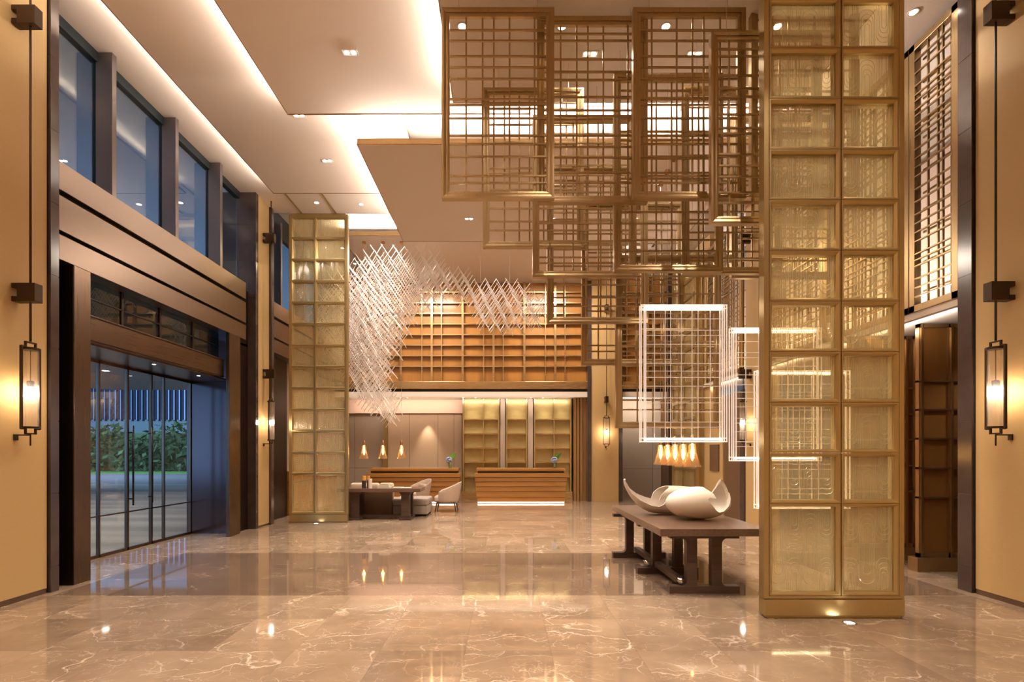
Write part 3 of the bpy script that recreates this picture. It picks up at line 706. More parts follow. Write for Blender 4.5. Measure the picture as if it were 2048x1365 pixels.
HFR = [
 (884, 20, 1108, 400, 5.45, 'leftmost of the large top row of brass frames', 0),
 (1074, 37, 1294, 408, 5.62, 'top row brass frame between the leftmost one and the next large one', 2),
 (1265, 20, 1489, 400, 5.43, 'large top row brass frame directly right of the middle one, overlapping it', 1),
 (1420, 66, 1640, 450, 5.27, 'brass frame just left of the near glass screen, its lower edge behind the glass', 3),
 (1500, 0, 1715, 390, 5.72, 'topmost brass frame seen mostly behind the near glass screen', 0),
 (966, 179, 1167, 497, 6.42, 'smaller brass frame whose lower left corner hangs below the leftmost large frame', 2),
 (1065, 233, 1271, 556, 6.22, 'brass frame below the second top row frame, its bottom just above the veneer wall', 1),
 (1227, 150, 1444, 545, 5.90, 'tall brass frame hidden behind the third large top row frame', 3),
 (1364, 176, 1562, 549, 6.05, 'brass frame behind and below the one beside the glass screen', 0),
 (1461, 233, 1665, 558, 6.43, 'brass frame half hidden by the near glass screen below the top frames', 2),
 (1094, 335, 1294, 648, 6.55, 'brass frame hanging lower, over the veneer wall beside the chandelier tip', 3),
 (1163, 408, 1366, 731, 6.83, 'brass frame whose lower edge crosses the far pilaster', 1),
 (1231, 512, 1440, 857, 6.70, 'lowest brass frame, behind the largest lit acrylic frame', 2),
]
for (a, b0, c, d, Y, s, v) in HFR: hang_frame(a, b0, c, d, Y, s, v)

# lit acrylic frames
def acrylic_frame(x0, y0, x1, y1, Y, label, variant=0):
    X0, Z1 = px(x0, y0, Y); X1, Z0 = px(x1, y1, Y)
    t = empty('lit_acrylic_frame', ((X0+X1)/2, Y, Z0), label, 'acrylic light frame', 'glowing acrylic lattice frames')
    w2 = (X1-X0)/2; H = Z1-Z0; D = 0.04; q = 0.012
    f = MB()
    for sx in (-1, 1):
        for off in (0, 0.055):
            for yy in (-D, D-q): f.box(sx*(w2-off), sx*(w2-off-q), yy, yy+q, 0, H)
    for zz in (0, 0.055-q, H-q, H-0.055):
        for yy in (-D, D-q): f.box(-w2, w2, yy, yy+q, zz, zz+q)
    f.build('frame', 'acrylic', t)
    for zz in (0.022, H-0.045): MB().box(-w2+0.06, w2-0.06, -0.012, 0.012, zz, zz+0.022).build('led_strip', 'led', t)
    g = MB(); r = 0.004
    for v in ([.13, .27, .34, .48, .62, .70, .86] if not variant else [.14, .3, .38, .52, .66, .73, .87]):
        x = -w2+0.06+(2*w2-0.12)*v; g.box(x-r, x+r, 0.0, 0.012, 0.06, H-0.06)
    for h in (.08, .12, .2, .27, .31, .40, .47, .52, .58, .66, .73, .80, .84, .93):
        z = 0.06+(H-0.12)*h; g.box(-w2+0.06, w2-0.06, -0.012, 0.0, z-r, z+r)
    g.build('lattice', 'acrylic_bar', t)
    for x in (-w2*0.9, w2*0.9): MB().tube([(x, 0, H), (x, 0, ZP-Z0)], 0.002, 5).build('suspension_wire', 'cable', t)
acrylic_frame(1280, 611, 1452, 885, 6.20, 'glowing acrylic lattice frame hanging above the table sculptures, fully visible')
acrylic_frame(1460, 657, 1640, 923, 6.32, 'glowing acrylic frame half behind the near glass screen', 1)
acrylic_frame(1510, 742, 1697, 1018, 6.48, 'lowest glowing acrylic frame, almost wholly behind the near glass screen')

# ------------------------------------------------------------------ bracket lamps
def bracket_block(b, s):
    # c-shaped block: wall at x=0 side, body out to 0.26*s
    for (x0, x1, z0, z1) in ((0.06, 0.255, -0.1, 0.1), (0, 0.06, 0.045, 0.1), (0, 0.06, -0.1, -0.045)):
        b.box(s*x0, s*x1, -0.05, 0.05, z0, z1)
def wall_lamp(loc, label, rz, ztop=ZH, energy=14):
    # local: wall plane at x=0, lamp projects along +x
    t = empty('bracket_lamp', loc, label, 'wall lamp', 'tall bracket lamps with glass cylinders', rz)
    rx = 0.17
    for z in (6.41, 3.39):
        bb = MB(); bracket_block(bb, 1); 
        o = bb.build('bracket', 'sconce_metal', t, loc=(0.005, 0, z), bevel=0.004)
    MB().tube([(rx, 0, 2.86), (rx, 0, ztop)], 0.011, 8).build('rod', 'sconce_metal', t)
    f = MB(); ww = 0.105
    for sy in (-1, 1):
        f.box(rx-0.012, rx+0.012, sy*ww-0.009, sy*ww+0.009, 1.90, 2.80)
        f.box(rx-0.01, rx+0.01, sy*ww, sy*ww*0.55, 2.79, 2.805); f.box(rx-0.01, rx+0.01, sy*0.065, sy*0.05, 2.79, 2.85)
        f.box(rx-0.01, rx+0.01, sy*ww, sy*ww*0.55, 1.895, 1.91); f.box(rx-0.01, rx+0.01, sy*0.065, sy*0.05, 1.85, 1.91)
    f.box(rx-0.01, rx+0.01, -0.065, 0.065, 2.84, 2.855); f.box(rx-0.01, rx+0.01, -0.065, 0.065, 1.845, 1.86)
    f.tube([(rx, 0, 1.72), (rx, 0, 1.86)], 0.008, 6); f.box(0, rx, -0.007, 0.007, 1.83, 1.845); f.box(0, 0.02, -0.02, 0.02, 1.78, 1.845)
    f.build('frame', 'sconce_metal', t)
    c = MB(); c.lathe([(0.08, 2.765), (0.08, 2.79)], (rx, 0, 0)); MB().lathe([(0.08, 1.91), (0.08, 1.93)], (rx, 0, 0)).build('bottom_cap', 'sconce_metal', t); c.tube([(rx, 0, 2.79), (rx, 0, 2.42)], 0.004, 6)
    c.lathe([(0.03, 2.36), (0.035, 2.42), (0.02, 2.43)], (rx, 0, 0)); c.build('top_cap', 'sconce_metal', t)
    MB().lathe([(0.072, 1.93), (0.072, 2.765)], (rx, 0, 0), 32, cap=False).build('glass_cylinder', 'sconce_glass', t, fix=False)
    MB().lathe([(0.001, 2.27), (0.022, 2.29), (0.028, 2.32), (0.02, 2.36)], (rx, 0, 0), 12).build('bulb', 'bulb', t)
    light('POINT', 'lamp_light', (rx, 0, 2.30), energy, (1, .78, .55), size=0.035, parent=t)
    return t
wall_lamp((XL, 5.47, 0), 'bracket lamp on the near gold wall beside the entrance doors', 0)
wall_lamp((XL, 11.12, 0), 'bracket lamp on the narrow gold pier beyond the entrance doors', 0)
wall_lamp((XR, 5.42, 0), 'bracket lamp on the gold wall beside the wood partitions', R(180))
wall_lamp((XR, 11.14, 0), 'bracket lamp on the gold pier seen through the glowing acrylic frames', R(180))
wall_lamp((px(1211, 0, YP)[0], YP, 0), 'bracket lamp on the far gold pilaster facing the lobby', R(-90), 7.38, 22)

# ------------------------------------------------------------------ downlights
ENERGY = 1.75
def round_light(x, y, z, label, e=60, spot=95, r=0.055, grp='round ceiling downlights'):
    t = empty('round_downlight', (x, y, z), label, 'downlight', grp)
    MB().lathe([(r*0.75, 0.0), (r, -0.004), (r*1.25, -0.006), (r*1.25, 0.0)], k=20, cap=False).build('trim_ring', 'lamp_trim', t)
    MB().lathe([(r*0.78, -0.003), (r*0.78, 0.0)], k=20).build('lamp', 'lamp', t)
    if e: light('SPOT', 'downlight_beam', (0, 0, -0.03), e*ENERGY, WARM, size=0.05, spot=spot, blend=.9, parent=t)
    return t
def twin_light(x, y, z, label, e=80, grp='twin square downlights'):
    t = empty('twin_downlight', (x, y, z), label, 'downlight', grp)
    f = MB(); ring(f, -0.1, 0.1, -0.05, 0.05, 0.012, -0.004, 0.004, 0.002)
    # rotate ring from xz to xy
    f.v = [(vx, vz, vy-0.004) for vx, vy, vz in f.v]; f.build('trim_ring', 'lamp_trim', t)
    MB().box(-0.088, 0.088, -0.038, 0.038, -0.001, 0.0).build('housing', 'lamp_trim', t)
    for sx in (-1, 1): MB().lathe([(0.03, -0.006), (0.03, -0.001)], (sx*0.045, 0, 0), 16).build('lamp', 'lamp', t)
    light('SPOT', 'downlight_beam', (0, 0, -0.03), e*ENERGY, WARM, size=0.06, spot=110, blend=.9, parent=t)
    return t
round_light(-0.49, 5.87, ZP, 'round ceiling downlight above the leftmost brass frame', 110)
round_light(0.68, 5.87, ZP, 'round ceiling downlight above the second brass frame', 110)
round_light(1.90, 5.87, ZP, 'round ceiling downlight above the third large brass frame', 110)
round_light(3.21, 5.87, ZP, 'round ceiling downlight seen through the top of the near glass screen', 110)
round_light(5.2, 6.35, ZH, 'round ceiling downlight at the top of the mezzanine lattice', 60)
round_light(-3.22, 11.27, ZH, 'round ceiling downlight just right of the far glass screen top', 120)
round_light(-4.2, 11.2, ZH, 'round ceiling downlight over the gold ceiling trims', 60)
twin_light(-2.0, 6.5, ZT2, 'twin downlight alone in the middle ceiling tray', 170)
twin_light(-3.27, 9.26, ZT1, 'twin downlight nearest the far glass screen', 170)
twin_light(-3.28, 8.01, ZT1, 'twin downlight at the edge of the middle ceiling tray', 60)
twin_light(1.08, 6.27, ZP, 'tilted twin downlight behind the second brass frame', 150)
twin_light(2.39, 6.27, ZP, 'tilted twin downlight behind the third large brass frame', 150)
for X in (-.75, 1.01, 2.78):
    twin_light(X, 9.28, ZP, 'front row twin downlight in the rear tray, ' + {-.75: 'seen inside the leftmost brass frame', 1.01: 'middle of its row', 2.78: 'last of its row towards the mezzanine'}[X], 150)
    twin_light(X, 10.7, ZP, 'rear row twin downlight in the rear tray, ' + {-.75: 'clear of all hanging frames', 1.01: 'middle of its row', 2.78: 'last of its row towards the mezzanine'}[X], 150)
round_light(-4.75, 14.7, 7.65, 'round downlight of the far ceiling, nearer one above the lounge', 80)
round_light(-4.75, 15.9, 7.65, 'round downlight of the far ceiling, one closest to the veneer wall', 80)
# unseen lamps added as room fill, in the ceiling behind the viewpoint
for X in (-2.0, 0.7, 3.2):
    for Y in (-3.0, 0.2, 3.2):
        twin_light(X, Y, ZP if X > -.7 else ZT2, 'added fill downlight in the ceiling behind the viewpoint', 170, 'added fill downlights behind the viewpoint')
# grazing spots for the veneer wall, from the far tray
for X in [x0t+k*1.04 for k in range(-3, 6)]:
    if -5 < X < 2.6: light('SPOT', 'wall_wash', (X, YW-0.75, 7.34), 42, (1, .72, .42), rot=(R(17), 0, 0), size=0.04, spot=58, blend=.9)
light('SPOT', 'wall_wash', (4.7, YW-0.75, 7.5), 70, (1, .72, .42), rot=(R(17), 0, 0), size=0.04, spot=58, blend=.9)
# alcove lamps, then unseen fill lights
for i, X in enumerate([(v-VX)*17.0/F for v in (784, 801, 815, 903, 926, 951, 1039, 1062, 1086)]):
    if i % 3 == 0: continue
    round_light(X, 17.0, 3.50, 'small round downlight in the white reception soffit', 0, r=0.03, grp='small soffit downlights over the reception')
light('SPOT', 'panel_wash', ((852-VX)*17.3/F, 17.45, 3.0), 60, (1, .80, .6), rot=(R(14), 0, 0), size=0.03, spot=50, blend=.8)
light('AREA', 'alcove_fill', (-1.5, 16.86, 3.44), 20, WARM, rot=(R(55), 0, 0), size=7.5, size_y=0.08)  # unseen area light added behind the band to brighten the alcove
light('AREA', 'alcove_fill_side', (4.7, 16.86, 3.44), 18, WARM, rot=(R(55), 0, 0), size=1.4, size_y=0.08)  # same added fill for the side part of the alcove
light('AREA', 'lounge_fill', (-2.5, 14.8, 7.34), 150, WARM, size=1.2, size_y=1.2)  # unseen wide area light added for ambient light over the lounge
light('AREA', 'lounge_fill', (1.6, 14.8, 7.34), 150, WARM, size=1.2, size_y=1.2)  # second added ambient light, towards the shelving side
round_light(6.3, 7.9, 3.44, 'small downlight in the mezzanine soffit beside the wood partitions', 25, r=0.03, grp='mezzanine soffit downlights')
light('SPOT', 'undercroft_wash', (6.6, 6.2, 3.42), 25, WARM, size=0.04, spot=110)
# door soffit lights
for i, (xx, yy) in enumerate(((308, 729), (397, 752))):
    Y = 1430/(905-yy); X = (xx-VX)*Y/F
    round_light(X, Y, 3.08, 'small downlight in the door soffit, ' + ('nearer one' if i == 0 else 'one beside the dark metal panel'), 14, r=0.03, grp='door soffit downlights')
# floor uplights
for (X, Y, s) in ((3.33, 4.82, 'round floor light in front of the near glass screen'), (-4.33, 11.52, 'round floor light in front of the far glass screen')):
    t = empty('floor_uplight', (X, Y, 0), s, 'floor light', 'round uplights set in the floor')
    MB().lathe([(0.045, 0.002), (0.045, 0.006), (0.062, 0.005), (0.062, 0.0)], k=24, cap=False).build('trim_ring', 'steel', t)
    MB().lathe([(0.045, 0.0), (0.045, 0.004)], k=24).build('lamp', 'lamp', t)
    light('SPOT', 'uplight_beam', (0, 0.03, 0.02), 7, WARM2, rot=(R(180-16), 0, 0), size=0.03, spot=40, blend=.5, parent=t)

# ------------------------------------------------------------------ pendants
def pendant_proto(name_label, grp):
    t = empty('pendant_lamp', (0, 0, 0), name_label, 'pendant lamp', grp)
    MB().lathe([(0.04, 0.36), (0.052, 0.33), (0.06, 0.24), (0.09, 0.12), (0.135, 0.0)], k=28, cap=False).build('glass_shade', 'amber_glass', t, fix=False)
    MB().lathe([(0.012, 0.5), (0.03, 0.48), (0.034, 0.40), (0.042, 0.36)], k=20).build('cap', 'copper', t)
    MB().lathe([(0.003, 0.10), (0.022, 0.14), (0.026, 0.20), (0.014, 0.27), (0.014, 0.36)], k=12).build('bulb', 'amber_bulb', t)
    return t
def pendant_at(p, x, y, z, zc, label, e):
    p.location = (x, y, z); p['label'] = label
    MB().tube([(0, 0, 0.49), (0, 0, zc-z)], 0.004, 5).build('cord', 'cable', p)
    MB().lathe([(0.05, -0.05), (0.05, 0.0)], (0, 0, zc-z), 16).build('canopy', 'copper', p)
    light('POINT', 'pendant_light', (0, 0, 0.19), e, (1, .58, .25), size=0.03, parent=p)
pp = pendant_proto('x', 'amber glass pendants over the lounge')
lp = [(728, 'amber glass pendant nearest the far glass screen'), (766, 'amber glass pendant, middle of the three over the lounge'), (803, 'amber glass pendant nearest the beige wall panels')]
insts = [pp]+[copy_tree(pp) for _ in range(6+1)]
for i, (x, s) in enumerate(lp): pendant_at(insts[i], (x-VX)*13.6/F, 13.6, EYE-13*13.6/F, 7.38, s, 9)
for i in range(5):
    Y = 9.26-0.39*i; p = insts[3+i]; p['group'] = 'amber glass pendants in a row above the console table'
    pendant_at(p, 2.9, Y, 1.42, ZP if Y > 8.13 else ZH, 'amber glass pendant of the row behind the acrylic frame, ' + ['farthest one', 'second from the far end', 'middle one', 'second from the near end', 'nearest one'][i], 9)

# ------------------------------------------------------------------ stick chandelier
def chandelier():
    Yc = 13.15
    t = empty('stick_chandelier', (0, 0, 0), 'sweeping chandelier of criss-cross frosted sticks beside the far glass screen', 'chandelier')
    top = [(640, 560), (690, 545), (740, 527), (800, 522), (850, 520), (900, 545), (950, 568), (1000, 572), (1050, 585), (1085, 615)]
    bot = [(640, 665), (660, 700), (700, 755), (730, 800), (770, 845), (800, 835), (790, 760), (785, 700), (805, 665), (840, 615), (900, 575), (940, 605), (975, 650), (1040, 665), (1085, 640)]
    poly = [(636, 640), (660, 600), (690, 565), (730, 535), (800, 524), (870, 522), (905, 545), (950, 568), (1010, 575), (1060, 590), (1088, 620), (1080, 645), (1030, 662), (975, 655), (945, 610), (915, 585), (880, 582), (840, 610),
            (815, 650), (790, 690), (778, 730), (788, 780), (800, 815), (785, 845), (755, 830), (725, 795), (695, 745), (655, 700)]
    def inside(x, y, P):
        c = False; j = len(P)-1
        for i in range(len(P)):
            if (P[i][1] > y) != (P[j][1] > y) and x < (P[j][0]-P[i][0])*(y-P[i][1])/(P[j][1]-P[i][1])+P[i][0]: c = not c
            j = i
        return c
    rods = []; rnd = random.Random(5)
    sx, sz = 21.0, 27.0
    layers = 8
    for L in range(layers):
        Y = 12.45+L*0.185
        for i in range(-2, 26):
            for j in range(-2, 16):
                x = 630+i*sx+(sx/2 if j % 2 else 0)+L*2.6; y = 505+j*sz*0.9+L*3.0
                # ribbon twists: rear layers keep to the top of the sweep, front layers to the foot
                if not inside(x, y, poly): continue
                k = L/(layers-1)
                if x > 900 and (k < 0.25 or k > 0.72): continue
                if y > 700 and k > 0.8: continue
                X = (x-VX)*Yc/F; Z = EYE-(y-VY)*Yc/F
                for s in (-1, 1):
                    ln = 0.27*rnd.uniform(0.85, 1.1); ang = R(56+rnd.uniform(-4, 4))
                    d = Vector((s*math.cos(ang), rnd.uniform(-0.10, 0.10), math.sin(ang)))*ln
                    c = Vector((X, Y+s*0.012, Z))
                    rods.append((c-d, c+d, Y))
    rods.sort(key=lambda q: q[2])
    step = max(1, len(rods)//100)
    first = rods[::step][:100]; rest = [r_ for i, r_ in enumerate(rods) if not (i % step == 0 and i//step < 100)]
    for a, c, _ in first: MB().tube([a, c], 0.0085, 4).build('stick', 'stick', t, fix=False)
    m_ = MB()
    for a, c, _ in rest: m_.tube([a, c], 0.0085, 4)
    o = m_.build('sticks', 'stick', t, fix=False); o['kind'] = 'stuff'
    for x in (700, 728, 766, 803, 850, 905, 960, 1020, 1065):
        X = (x-VX)*Yc/F; zt = 7.38 if Yc+0.3 > 13.2 else 7.6
        zb = EYE+(905-{700: 560, 728: 540, 766: 530, 803: 525, 850: 525, 905: 550, 960: 575, 1020: 580, 1065: 600}[x])*Yc/F
        MB().tube([(X, 13.4, zb), (X, 13.4, zt)], 0.002, 4).build('suspension_wire', 'cable', t)
    return len(rods)
NR = chandelier(); print('rods', NR)
_d = Vector((-3.35, 13.0, 3.0))-Vector((-2.6, 12.1, 7.5))
light('SPOT', 'chandelier_foot_fill', (-2.6, 12.1, 7.5), 420, WARM2, rot=_d.to_track_quat('-Z', 'Y').to_euler(), size=0.05, spot=26, blend=.8)  # added spot, only to brighten the foot of the chandelier
for x in (728, 766, 803): light('SPOT', 'chandelier_fill', ((x-VX)*13.3/F, 12.3, 7.2), 150, WARM2, rot=(R(14), 0, 0), size=0.05, spot=60, blend=.7)  # unseen spots added to brighten the sticks
light('SPOT', 'chandelier_fill', (0, 12.3, 7.2), 90, WARM2, rot=(R(24), 0, 0), size=0.05, spot=70, blend=.7)  # one more added spot for the chandelier tip

# ------------------------------------------------------------------ console table with sculptures
def console_table(loc, rz, W, L, label, trestles, top=0.78, rails=True):
    # local x = width, y = length away from viewer
    t = empty('console_table', loc, label, 'table')
    t.rotation_euler = (0, 0, rz)
    MB().box(-W/2, W/2, 0, L, top-0.085, top).build('table_top', 'table_top' if True else 'table', t, bevel=0.003)
    for yy, cx, fw in trestles:
        f = MB(); th = 0.055; zt = top-0.087
        legs = (-0.12, 0.12)
        hw = fw/2
        f.box(cx-hw, cx+hw, yy-th, yy+th, 0, 0.085); f.box(cx-hw*0.98, cx+hw*0.98, yy-th, yy+th, zt-0.045, zt)
        for s in (-1, 1):
            x0 = cx+s*0.085; x1 = cx+s*0.205
            pts = [(x0, 0.085), (x0, zt-0.045)]
            r = 0.06
            arc_t = [(x1+s*r-s*r*math.cos(a), zt-0.045-r+r*math.sin(a)) for a in [math.pi/2*i/6 for i in range(6, -1, -1)]]
            arc_b = [(x1+s*r-s*r*math.cos(a), 0.085+r-r*math.sin(a)) for a in [math.pi/2*i/6 for i in range(7)]]
            f.prism(pts+arc_t+arc_b, yy-th*0.85, yy+th*0.85)
        f.build('trestle', 'table', t, bevel=0.003)
    if rails:
        y0, y1 = trestles[0][0], trestles[-1][0]; cx = trestles[0][1]
        MB().box(cx-0.3, cx-0.22, y0+0.05, y1, 0.10, 0.17).build('stretcher', 'table', t)
        for yy, c, fw in trestles[:-1]: MB().tube([(c-0.26, yy-0.02, 0.135), (c-0.26, yy+0.12, 0.135)], 0.035, 16).build('steel_sleeve', 'steel', t)
    return t
TY = 5.69; TX0, TX1 = 1.78, 3.04
console_table(((TX0+TX1)/2, TY, 0), 0, TX1-TX0, 2.55, 'long dark oak console table carrying two alabaster sculptures', [(0.19, -0.07, 0.82), (1.13, -0.19, 0.82), (2.15, -0.3, 0.82)], 0.775)

def shell(name, label, Y, bsemi, cen, a, cdn, cup, cutf, cutb, grow=0.5, mirror=1, lift=0):
    # cen in photo px; a, cdn, cup half sizes in px
    s = Y/F; X0, Z0 = px(*cen, Y)
    def surf(k):
        vs = []; fs = []; nu, nv = 64, 32
        for i in range(nv+1):
            ph = math.pi*i/nv
            for j in range(nu):
                th = 2*math.pi*j/nu
                x = math.cos(th)*math.sin(ph); y = math.sin(th)*math.sin(ph); z = math.cos(ph)
                q_ = max(0, min(1, (mirror*x-0.33)/0.40)); q_ = q_*q_*(3-2*q_)
                g = (cup/cdn)*(1+grow*q_) if z > 0 else 1; lf = lift*max(0, mirror*x*k-0.3)**2/0.49
                vs.append((x*a*s*k, y*bsemi*k, (z*cdn*g*k+lf)*s))
        for i in range(nv):
            for j in range(nu):
                q = (i*nu+j, i*nu+(j+1) % nu, (i+1)*nu+(j+1) % nu, (i+1)*nu+j)
                fs.append(q)
        return vs, fs
    m_ = MB(); v, f = surf(1.0); m_.add(v, f, True); o1 = m_.build('tmp_outer', 'alabaster')
    m_ = MB(); v, f = surf(0.90); m_.add(v, f, True); o2 = m_.build('tmp_inner', 'alabaster')
    for o in (o1, o2):
        bm = bmesh.new(); bm.from_mesh(o.data); bmesh.ops.remove_doubles(bm, verts=bm.verts, dist=1e-5); bmesh.ops.recalc_face_normals(bm, faces=bm.faces); bm.to_mesh(o.data); bm.free()
    tmp = [o2]
    for poly, y0, y1 in ((cutf, -1, 0.0), (cutb, -0.0005, 1)):
        pl = [((p[0]-cen[0])*s, -(p[1]-cen[1])*s) for p in poly]
        tmp.append(MB().prism(pl, y0, y1).build('tmp_cut', 'alabaster'))
    for q in tmp:
        md = o1.modifiers.new('cut', 'BOOLEAN'); md.operation = 'DIFFERENCE'; md.solver = 'EXACT'; md.object = q
    dg = bpy.context.evaluated_depsgraph_get()
    me = bpy.data.meshes.new_from_object(o1.evaluated_get(dg))
    for p in me.polygons: p.use_smooth = True
    o = bpy.data.objects.new(name, me); C.objects.link(o); o.location = (X0, Y, Z0)
    for q in [o1]+tmp: bpy.data.objects.remove(q, do_unlink=True)
    me.materials.clear(); me.materials.append(M['alabaster'])
    try: me.set_sharp_from_angle(angle=R(50))
    except Exception: pass
    return tag(o, label, 'sculpture')
cf1 = [(1432, 900), (1443, 961), (1453, 971), (1457, 984), (1456, 996), (1449, 1011), (1438, 1021), (1428, 1023), (1419, 1018), (1411, 1009), (1404, 1001), (1402, 996), (1406, 993), (1419, 995), (1416, 986), (1405, 977), (1396, 900)]
cb1 = [(1430, 900), (1442, 961), (1439, 977), (1432, 993), (1423, 1005), (1414, 1010), (1407, 1005), (1403, 1000), (1402, 996), (1406, 993), (1419, 995), (1416, 986), (1405, 977), (1396, 900)]
shell('shell_sculpture', 'white alabaster shell nearer the table front, its horn curving up toward the glass screen', 6.52, 0.24, (1396, 1006), 64, 33, 32, cf1, cb1, grow=1.15)
cf2 = [(1290, 900), (1262, 935), (1249, 961), (1252, 973), (1261, 987), (1276, 1000), (1295, 1009), (1311, 1012), (1320, 1007), (1324, 998), (1320, 994), (1310, 999), (1314, 988), (1322, 980), (1334, 974), (1334, 900)]
cb2 = [(1290, 900), (1262, 935), (1249, 961), (1262, 978), (1278, 989), (1298, 997), (1310, 1000), (1316, 987), (1326, 978), (1334, 973), (1334, 900)]
shell('shell_sculpture', 'white alabaster shell behind the other, its long horn reaching toward the lobby', 7.08, 0.22, (1330, 985), 83, 43, 13, cf2, cb2, grow=0.2, mirror=-1, lift=25)

# ------------------------------------------------------------------ lounge
LT = console_table((-3.02, 12.05, 0), 0, 2.0, 0.75, 'dark oak lounge table beside the far glass screen, carrying candles and books', [], 0.77, rails=False)
for cx in (-0.62, 0.62):
    f = MB(); zt = 0.683
    f.box(cx-0.14, cx+0.14, 0.06, 0.69, 0, 0.06)
    f.prism([(cx-0.12, 0.06), (cx+0.12, 0.06), (cx+0.105, 0.12), (cx+0.105, zt-0.08), (cx+0.16, zt), (cx-0.16, zt), (cx-0.105, zt-0.08), (cx-0.105, 0.12)], 0.12, 0.22)
    f.prism([(cx-0.12, 0.06), (cx+0.12, 0.06), (cx+0.105, 0.12), (cx+0.105, zt-0.08), (cx+0.16, zt), (cx-0.16, zt), (cx-0.105, zt-0.08), (cx-0.105, 0.12)], 0.52, 0.62)
    f.build('trestle', 'table', LT, bevel=0.003)
MB().box(-0.9, 0.75, 0.33, 0.41, 0.03, 0.10).build('stretcher', 'table', LT)
ztb = 0.771
def cyl_candle(x, y, h, r, mats, label):
    t = empty('candle_holder', (x, y, ztb), label, 'candle')
    MB().lathe([(r, 0), (r, h*0.62)], k=20).build('glass_base', mats[0], t)
    MB().lathe([(r*0.99, h*0.62), (r*0.99, h)], k=20).build('wax_top', mats[1], t)
cyl_candle(-3.43, 12.25, 0.30, 0.05, ('candle_dark', 'candle_amber'), 'tall amber and black mottled candle holder, closest to the far glass screen')
cyl_candle(-3.34, 12.32, 0.30, 0.035, ('candle_dark', 'candle_amber'), 'slim amber and black candle holder just behind the tallest')
cyl_candle(-3.265, 12.2, 0.23, 0.045, ('candle_white', 'candle_white'), 'short ivory candle nearest the books')
zb = ztb
for i, (wd, dp, th, mt, s) in enumerate(((0.30, 0.24, 0.03, 'paper_white', 'pale book at the bottom of the stack on the lounge table'), (0.27, 0.2, 0.025, 'paper_white', 'pale book second from the bottom of the lounge table stack'), (0.24, 0.19, 0.03, 'paper_white', 'pale book second from the top of the lounge table stack'), (0.19, 0.15, 0.02, 'paper_tan', 'small tan book topping the stack on the lounge table'))):
    t = empty('book', (-2.93, 12.3, zb), s, 'book', 'stacked books on the lounge table', R(random.uniform(-9, 9)))
    MB().box(-wd/2, wd/2, -dp/2, dp/2, 0, 0.004).box(-wd/2, wd/2, -dp/2, dp/2, th-0.004, th).box(-wd/2, -wd/2+0.004, -dp/2, dp/2, 0, th).build('cover', mt, t)
    MB().box(-wd/2+0.004, wd/2-0.006, -dp/2+0.006, dp/2-0.006, 0.004, th-0.004).build('pages', 'cream', t)
    zb += th+0.0005
for (x, y, s) in ((-2.62, 12.4, 'thin open booklet behind the book stack'), (-2.4, 12.3, 'thin booklet near the open end of the lounge table')):
    tag(MB().box(x-0.12, x+0.12, y-0.09, y+0.09, ztb, ztb+0.012).build('booklet', 'paper_white', bevel=0.002), s, 'booklet')

def cushion(b, x0, x1, y0, y1, z0, z1): b.box(x0, x1, y0, y1, z0, z1)
# sofa: back toward the viewer with a chaise end
so = empty('sofa', (-2.9, 13.45, 0), 'long sofa with a brown leather back and cream cushions behind the lounge table', 'sofa')
MB().box(-1.15, 0.02, -0.55, -0.38, 0.0, 0.66).build('back_panel', 'leather', so, bevel=0.02)
MB().box(-1.15, 0.02, -0.38, 0.4, 0.0, 0.42).build('base', 'fabric_grey', so, bevel=0.03)
for i in range(3): MB().box(-1.13+i*0.38, -0.77+i*0.38, -0.37, -0.17, 0.43, 0.84).build('back_cushion', 'cream', so, bevel=0.05)
ot = empty('ottoman', (-2.43, 13.25, 0), 'grey upholstered ottoman showing beyond the lounge table', 'ottoman')
MB().box(-0.42, 0.46, -0.42, 0.5, 0.05, 0.27).build('base', 'fabric_grey', ot, bevel=0.015)
MB().box(-0.43, 0.47, -0.43, 0.51, 0.275, 0.45).build('seat_cushion', 'fabric_grey', ot, bevel=0.04)
f = MB()
for sx in (-0.36, 0.40):
    for sy in (-0.36, 0.42): f.box(sx-0.025, sx+0.025, sy-0.025, sy+0.025, 0, 0.06)
f.build('feet', 'black_bronze', ot)
